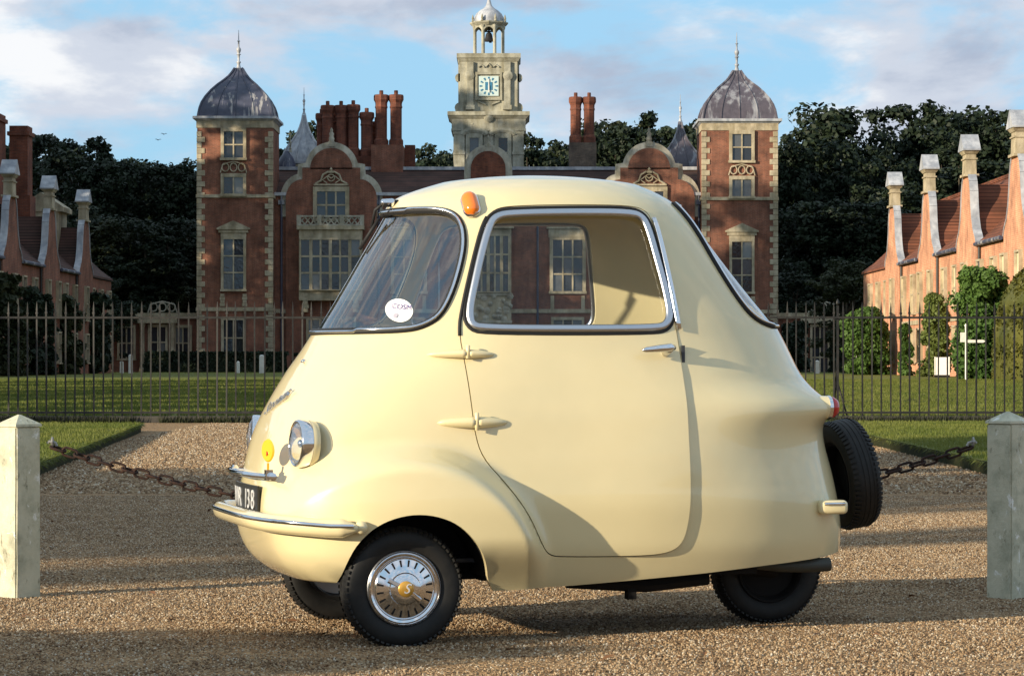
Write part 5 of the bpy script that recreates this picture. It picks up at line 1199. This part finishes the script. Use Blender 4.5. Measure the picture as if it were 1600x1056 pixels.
# nose furniture
def fpt(y, z, off):
    e_ = .004; x = frontx(y, z); t = Vector((frontx(y+e_, z)-frontx(y-e_, z), 2*e_, 0)).normalized(); n = Vector((t.y, -t.x, 0)); dzx = (frontx(y, z+e_)-frontx(y, z-e_))/(2*e_)
    n = Vector((n.x, n.y, -dzx*n.x)).normalized(); return Vector((x, y, z))+n*off, t, n
bz = .548
br = MB().tube([(.392, -.36, bz), (.425, -.26, bz), (.444, -.12, bz), (.447, 0, bz), (.444, .12, bz), (.425, .26, bz), (.392, .36, bz)], .0095, 10)
for y in (-.25, .25): br.tube([(frontx(y, bz)-.01, y, bz-.004), (.428, y, bz)], .007, 8)
for y in (-.36, .36): br.lathe([(.003, y-.012), (.0135, y-.010), (.0135, y+.010), (.003, y+.012)], 10, (.392, 0, bz), 'y')
br.box(.388, .412, .325, .350, bz-.010, bz+.022)
br.build('badge_bar', M['chrome'], car, angle=40)
bd = MB().lathe([(.0, -.0045), (.030, -.0045), (.034, 0), (.030, .0045), (.0, .0045)], 28, (0, 0, 0), 'x', cap=False); bd.v = [(x*.9-y*.42+.402, y*.9+x*.42+.338, z*1.12+.632) for x, y, z in bd.v]
bd.box(.399, .405, .333, .343, .555, .592); b_o = bd.build('badge', M['yellow_enamel'], car, angle=40)
MB().lathe([(.0, 0), (.008, 0), (.008, .0062), (.0, .0062)], 12, (.402, .338, .622), 'x', cap=False).build('badge_emblem', M['red_lens'], b_o)
def text_mesh(s, size, ext, shear=0.0, m=None):
    c = bpy.data.curves.new('txt', 'FONT'); c.body = s; c.size = size; c.extrude = ext; c.align_x = 'CENTER'; c.align_y = 'CENTER'; c.shear = shear; c.resolution_u = 3
    o = bpy.data.objects.new('txt', c); COL.objects.link(o); dg = bpy.context.evaluated_depsgraph_get(); me = bpy.data.meshes.new_from_object(o.evaluated_get(dg), depsgraph=dg); bpy.data.objects.remove(o)
    me.materials.clear(); me.materials.append(m); return me
pv = MB(); ny_ = 22; zc, ph = .462, .050; ya, yb = -.235, .205
for off in (.004, .011):
    for i in range(ny_+1):
        y = ya+(yb-ya)*i/ny_; p, t, n = fpt(y, zc, off); t_ = n; q0 = Vector((n.x, n.y, 0)).normalized(); b0, _, _ = fpt(y, zc, 0)
        for dz in (-ph, ph): pv.v.append(tuple(b0+q0*(off+.006)+Vector((0, 0, dz))))
n2 = (ny_+1)*2
for i in range(ny_):
    a = i*2; pv.f += [(a, a+1, a+3, a+2), (n2+a, n2+a+2, n2+a+3, n2+a+1), (a, a+2, n2+a+2, n2+a), (a+1, n2+a+1, n2+a+3, a+3)]
pv.f += [(0, n2, n2+1, 1), (n2-2, n2-1, 2*n2-1, 2*n2-2)]; pv.m = [0]*len(pv.f)
plate = pv.build('number_plate', M['plate'], car, angle=30)
for ch_, y in zip('YWR138', (-.185, -.125, -.065, .045, .095, .155)):
    p, t, n = fpt(y, zc, 0); nh = Vector((n.x, n.y, 0)).normalized(); th_ = Vector((-nh.y, nh.x, 0)); o = link('plate_letter', text_mesh(ch_, .092, .0015, 0, M['silver']), plate)
    p0 = Vector((frontx(y, zc), y, zc))+nh*.019; o.matrix_local = Matrix((( th_.x, 0, nh.x, p0.x), (th_.y, 0, nh.y, p0.y), (0, 1, 0, p0.z), (0, 0, 0, 1)))
p, t, n = fpt(.055, .785, .003); upv = n.cross(Vector((0, 1, 0))).normalized()
if upv.z < 0: upv = -upv
rt = Vector((0, 1, 0)); rt = (rt-n*rt.dot(n)).normalized(); upv = n.cross(rt); 
o = link('name_script', text_mesh('Scootacar', .062, .003, .4, M['chrome']), car); rt2 = (rt*.95+upv*.30).normalized(); up2 = n.cross(rt2)
o.matrix_local = Matrix(((rt2.x, up2.x, n.x, p.x), (rt2.y, up2.y, n.y, p.y), (rt2.z, up2.z, n.z, p.z), (0, 0, 0, 1)))
p, t, n = fpt(.10, .915, .002); MB().lathe([(.010, 0), (.009, .006), (.004, .010), (.001, .011)], 12, tuple(p), 'z').build('washer_jet', M['chrome'], car, smooth=True)
# front bumper
def plan_path(z, y_from, front=True, off=0.0, xlim=None):
    x, y = ring(z); pts = [(float(a), float(b)) for a, b in zip(x, y)]; h = len(pts)//2+1
    near = pts[:h] if front else pts[:h][::-1]
    near = [p for p in near if (p[0] >= xlim if front else p[0] <= xlim)]
    full = near[::-1]+[(a, -b) for a, b in near[1:]]
    out = []
    for i, p in enumerate(full):
        a, b = full[max(i-1, 0)], full[min(i+1, len(full)-1)]; t = Vector((b[0]-a[0], b[1]-a[1]))
        t = t.normalized() if t.length > 0 else Vector((0, -1)); n = Vector((-t.y, t.x))
        if (n.x < 0) == front and abs(n.x) > .3: n = -n
        out.append((p[0]+n.x*off, p[1]+n.y*off, z))
    return out
bp = plan_path(.398, 0, True, .030, .150); N = len(bp)
env = [min(1, .35+.65*min(i, N-1-i)/5) for i in range(N)]
bp = [(x+.022*min(1, max(0, (x-.2)/.2)), y, z-.004+.016*min(1, max(0, (x-.25)/.2))) for x, y, z in bp]
fb = MB().tube(bp, [.030*e_ for e_ in env], 12, r2=[.026*e_ for e_ in env], up=(0, 0, 1)).build('front_bumper', M['paint'], car, smooth=True)
cs = plan_path(.398, 0, True, .055, .165); cs = [(x+.022*min(1, max(0, (x-.2)/.2)), y, z+.004+.016*min(1, max(0, (x-.25)/.2))) for x, y, z in cs]
MB().tube(cs, .0075, 8, r2=.0055, up=(0, 0, 1)).build('bumper_strip', M['chrome'], fb, smooth=True)
for sd in (1, -1):
    xs_ = .155; MB().lathe([(.001, 0), (.020, .004), (.022, .02), (.018, .034), (.001, .038)], 14, (xs_, sd*(float(W(xs_, .395))-.004) if sd > 0 else -float(W(xs_, .395))-.034, .395), 'y').build('bumper_end', M['paint'], fb, smooth=True)
# rear bumperettes, tail lamps
for sd in (1, -1):
    rbm = bevelled(MB().box(-1.592, -1.488, .285, .388, -.024, .024).mesh('rear_bumper', M['paint']), .016, 4); smooth_angle(rbm, 50)
    rb_ = link('rear_bumper', rbm, car, (0, 0, .424)); rb_.scale = (1, sd, 1)
    MB().tube([(-1.575, .389, .012), (-1.502, .389, .012)], .0055, 6, r2=.008).build('bumper_strip', M['chrome'], rb_, smooth=True)
    yt = sd*.30; xt = -1.548
    tl = MB().lathe([(.040, .08), (.040, .03), (.039, .0), (.034, -.004)], 24, (xt, yt, .762), 'x').build('tail_lamp', M['paint'], car, angle=40)
    MB().lathe([(.0405, .004), (.0405, -.008), (.037, -.011)], 24, (xt, yt, .762), 'x').build('lamp_ring', M['chrome'], tl, angle=40)
    MB().lathe([(.036, -.010), (.035, -.022), (.026, -.034), (.012, -.039), (.001, -.040)], 24, (xt, yt, .762), 'x').build('lens', M['red_lens'], tl, smooth=True)
# wheels
def wheel_meshes():
    tp = [(.112, .040), (.128, .050), (.150, .055), (.172, .053), (.184, .046), (.191, .036), (.1935, .030), (.1945, .020), (.1930, .0185), (.1930, .0155), (.195, .014), (.1955, .003), (.1935, .002), (.1935, -.002), (.1955, -.003), (.195, -.014), (.1930, -.0155), (.1930, -.0185), (.1945, -.020), (.1935, -.030), (.191, -.036), (.184, -.046), (.172, -.053), (.150, -.055), (.128, -.050), (.112, -.040)]
    ty = MB().lathe(tp, 96, axis='y', cap=False)
    for k in range(64):
        a = 2*math.pi*k/64
        for sd in (1, -1):
            c, s_ = math.cos(a+(.02 if sd < 0 else 0)), math.sin(a+(.02 if sd < 0 else 0)); tx, tz = -s_, c
            P = []
            for r_, h in ((.181, .049), (.193, .033), (.1975, .031), (.187, .052)):
                for w in (-.0055, .0055): P.append((c*r_+tx*w, sd*h, s_*r_+tz*w))
            ty.add(P, [(0, 1, 3, 2), (2, 3, 5, 4), (4, 5, 7, 6), (6, 7, 1, 0), (0, 2, 4, 6), (1, 7, 5, 3)])
    rim = MB().lathe([(.113, .043), (.119, .047), (.1215, .050), (.119, .053), (.113, .050), (.108, .040), (.100, .020), (.03, .018), (.001, .018)], 56, axis='y', cap=False); rim.lathe([(.113, -.043), (.1215, -.050), (.108, -.040), (.1, .0), (.001, .0)], 40, axis='y', cap=False)
    hc = MB().lathe([(.1185, .046), (.118, .054), (.115, .057), (.112, .054), (.1095, .049), (.102, .047), (.098, .052), (.094, .0555), (.080, .058), (.062, .0610), (.052, .064), (.049, .069), (.040, .072), (.030, .0735), (.001, .0735)], 60, axis='y', cap=False)
    for a in (R(28), R(218)):                             # spinner ears
        d = Vector((math.cos(a), 0, math.sin(a))); w = Vector((-d.z, 0, d.x)); P = []
        for r_, hw_, h in ((.026, .013, .0728), (.062, .0085, .070)):
            for s_ in (-1, 1):
                for hh in (h-.008, h+.0035): P.append(tuple(d*r_+w*hw_*s_*(1 if hh < h else .45)+Vector((0, hh, 0))))
        hc.add(P, [(0, 1, 3, 2), (4, 6, 7, 5), (0, 4, 5, 1), (2, 3, 7, 6), (1, 5, 7, 3), (0, 2, 6, 4)])
    cap = MB().lathe([(.0255, .0735), (.0255, .079), (.023, .0815), (.012, .083), (.001, .0832)], 32, axis='y', cap=False)
    sl = MB(); 
    P = [(-.0028, 0, .070), (.0028, 0, .070), (.0034, 0, .0915), (-.0034, 0, .0915)]
    sl.add([(x, .0600 if z < .08 else .0571, z) for x, y, z in P]+[(x, .050, z) for x, y, z in P], [(0, 1, 2, 3), (7, 6, 5, 4), (0, 4, 5, 1), (1, 5, 6, 2), (2, 6, 7, 3), (3, 7, 4, 0)])
    return ty.mesh('tyre', M['tyre'], angle=35), rim.mesh('wheel', M['alu'], angle=40), hc.mesh('hubcap', M['chrome'], angle=30), cap.mesh('centre_cap', M['gold_cap'], angle=40), sl.mesh('hubcap_slot', M['under']), text_mesh('S', .044, .0012, .35, M['silver'])
TY, RIM, HC, CAPM, SLOT, EMB = wheel_meshes()
RIMD = RIM.copy(); RIMD.materials.clear(); RIMD.materials.append(M['under'])
def wheel(loc, rot, sd, full):
    w = link('wheel', RIM if full else RIMD, car, loc, rot)
    if sd < 0: w.rotation_euler = (rot[0], rot[1], rot[2]+math.pi)
    link('tyre', TY, w)
    if full:
        link('hubcap', HC, w); link('centre_cap', CAPM, w)
        o = link('cap_emblem', EMB, w); o.matrix_local = Matrix(((-1, 0, 0, 0), (0, 0, 1, .0835), (0, 1, 0, 0), (0, 0, 0, 1)))
        for k in range(20): link('hubcap_slot', SLOT, w, (0, 0, 0), (0, 2*math.pi*(k+.5)/20, 0))
    return w
wheel((0, YW-.055, .195), (0, 0, 0), 1, True); wheel((0, -(YW-.055), .195), (0, 0, 0), -1, True); wheel((-1.435, 0, .195), (0, 0, 0), 1, False)
sp = wheel((-1.735, .0, .535), (0, 0, 0), 1, False); sp.name = 'spare_wheel'; sp.matrix_local = Matrix.Translation((-1.745, .0, .520)) @ Matrix.Rotation(R(10), 4, 'Y') @ Matrix.Rotation(R(90), 4, 'Z')
# wheel wells, chassis, engine, exhaust
for sd in (1, -1):
    q = MB(); pts = []
    for k in range(17):
        a = R(6+168*k/16); pts.append((-.045+.240*math.cos(a), .195+.252*math.sin(a)))
    for y in (.50, .30):
        for x, z in pts: q.v.append((x, sd*y, z))
    n_ = len(pts); q.f = [(i, i+1, i+1+n_, i+n_) for i in range(n_-1)]+[tuple(range(n_, 2*n_))]; q.m = [0]*len(q.f)
    q.build('wheel_well', M['under'], car)
und = MB().box(-1.0, .20, -.30, .30, .20, .245); und.box(-1.28, -1.0, -.33, .33, .20, .255); und.box(-.9, -.30, -.38, .38, .20, .24)
und.tube([(-.62, .28, .185), (-.9, .28, .165), (-1.12, .28, .185)], .024, 8); und.box(-.86, -.83, .26, .30, .12, .18); und.build('chassis', M['under'], car)
eng = MB().box(-1.50, -1.05, -.34, -.08, .18, .40); eng.box(-1.54, -1.44, -.24, .24, .20, .28); eng.tube([(-1.05, .13, .26), (-1.25, .12, .215), (-1.435, .10, .195)], .030, 8); eng.tube([(-1.08, .22, .30), (-1.18, .2, .25)], .05, 10); eng.build('engine', M['under'], car)
MB().tube([(-1.25, .30, .235), (-1.38, .30, .222), (-1.47, .30, .222), (-1.555, .30, .224)], [.018, .021, .024, .024], 12, cap=False).tube([(-1.25, .30, .235), (-1.55, .30, .2235)], .015, 8).build('exhaust', M['exhaust'], car, angle=50)
MB().tube([(-.1, -.5, .195), (.02, 0, .17), (-.1, .5, .195)], .022, 8).build('front_axle', M['under'], car)
# cabin
fl = MB(); fl.box(-1.25, .10, -.38, .38, .262, .275); fl.build('floor_pan', M['dash'], car)
st = MB().box(-1.08, -.56, -.14, .14, .276, .66); link('seat', bevelled(st.mesh('seat', M['seat']), .04, 3), car)
sb = MB().box(-1.16, -1.06, -.19, .19, .60, .93); link('seat_back', bevelled(sb.mesh('seat_back', M['seat']), .035, 3), car)
db = MB().prism([(.05, .975), (-.02, .98), (-.06, .95), (-.05, .84), (.08, .84)], -.26, .26); link('dashboard', bevelled(db.mesh('dashboard', M['dash']), .012, 2), car)
sc = MB().tube([(.02, 0, .84), (-.16, 0, .95)], .014, 8); sc.tube([(-.20, -.20, .97), (-.16, -.12, .955), (-.16, .12, .955), (-.20, .20, .97)], .011, 8); sc.build('steering_bar', M['dash'], car, smooth=True)
ps = MB().box(-1.32, -1.16, -.28, .28, .90, .93); ps.build('rear_shelf', M['paint'], car)
# wiper hung from the roof lip, mirror, sticker
rx = frontx(.02, 1.445)
MB().lathe([(.013, -.02), (.013, .03), (.008, .036)], 10, (rx, .05, 1.452), 'x').tube([(rx+.03, .05, 1.452), (rx+.055, .03, 1.43), (frontx(.0, 1.37)+.018, .0, 1.37)], .0055, 6).tube([(frontx(.02, 1.40)+.016, .02, 1.40), (frontx(-.03, 1.30)+.012, -.03, 1.30)], .0065, 6).build('wiper', M['rubber'], car, smooth=True)
MB().lathe([(.012, -.006), (.015, .0), (.012, .036), (.006, .04)], 12, (rx, .05, 1.454), 'x').build('wiper_motor', M['chrome'], car, smooth=True)
sx_, sz_ = -.034, 1.088
n = Wn(sx_, sz_); c = Vector(S3(sx_, sz_, -.0045)); rt = Vector((-1, 0, 0)); rt = (rt-n*rt.dot(n)).normalized(); up3 = n.cross(rt); 
if up3.z < 0: up3 = -up3
q = MB(); ns = 28
for k in range(ns): a = 2*math.pi*k/ns; x_ = sx_-.040*math.cos(a); z_ = sz_+.0385*math.sin(a); q.v.append(S3(x_, z_, -.0045))
q.v.append(S3(sx_, sz_, -.0045)); q.f = [(k, (k+1) % ns, ns) for k in range(ns)]; q.m = [0]*ns
stk = q.build('sticker', M['sign_white'], ws, smooth=True)
def on_sticker(me, dx, dz, ang, name):
    ca, sa = math.cos(ang), math.sin(ang); cc = Vector(S3(sx_-dx, sz_+dz, -.0015)); nn = Wn(sx_-dx, sz_+dz); r_ = Vector((-1, 0, 0)); r_ = (r_-nn*r_.dot(nn)).normalized(); u_ = r_.cross(nn)*-1
    if u_.z < 0: u_ = -u_
    a_, b_ = r_*ca+u_*sa, u_*ca-r_*sa; o = link(name, me, stk); o.matrix_local = Matrix(((a_.x, b_.x, nn.x, cc.x), (a_.y, b_.y, nn.y, cc.y), (a_.z, b_.z, nn.z, cc.z), (0, 0, 0, 1)))
on_sticker(text_mesh('COSM', .026, .0003, 0, M['ink']), .008, .010, R(-22), 'sticker_text')
on_sticker(MB().lathe([(.0001, 0), (.0085, 0), (.0085, .0005), (.0001, .0005)], 16).mesh('sticker_mark', mat('grey_ink', (.35, .33, .40), .6)), -.012, -.018, 0, 'sticker_mark')
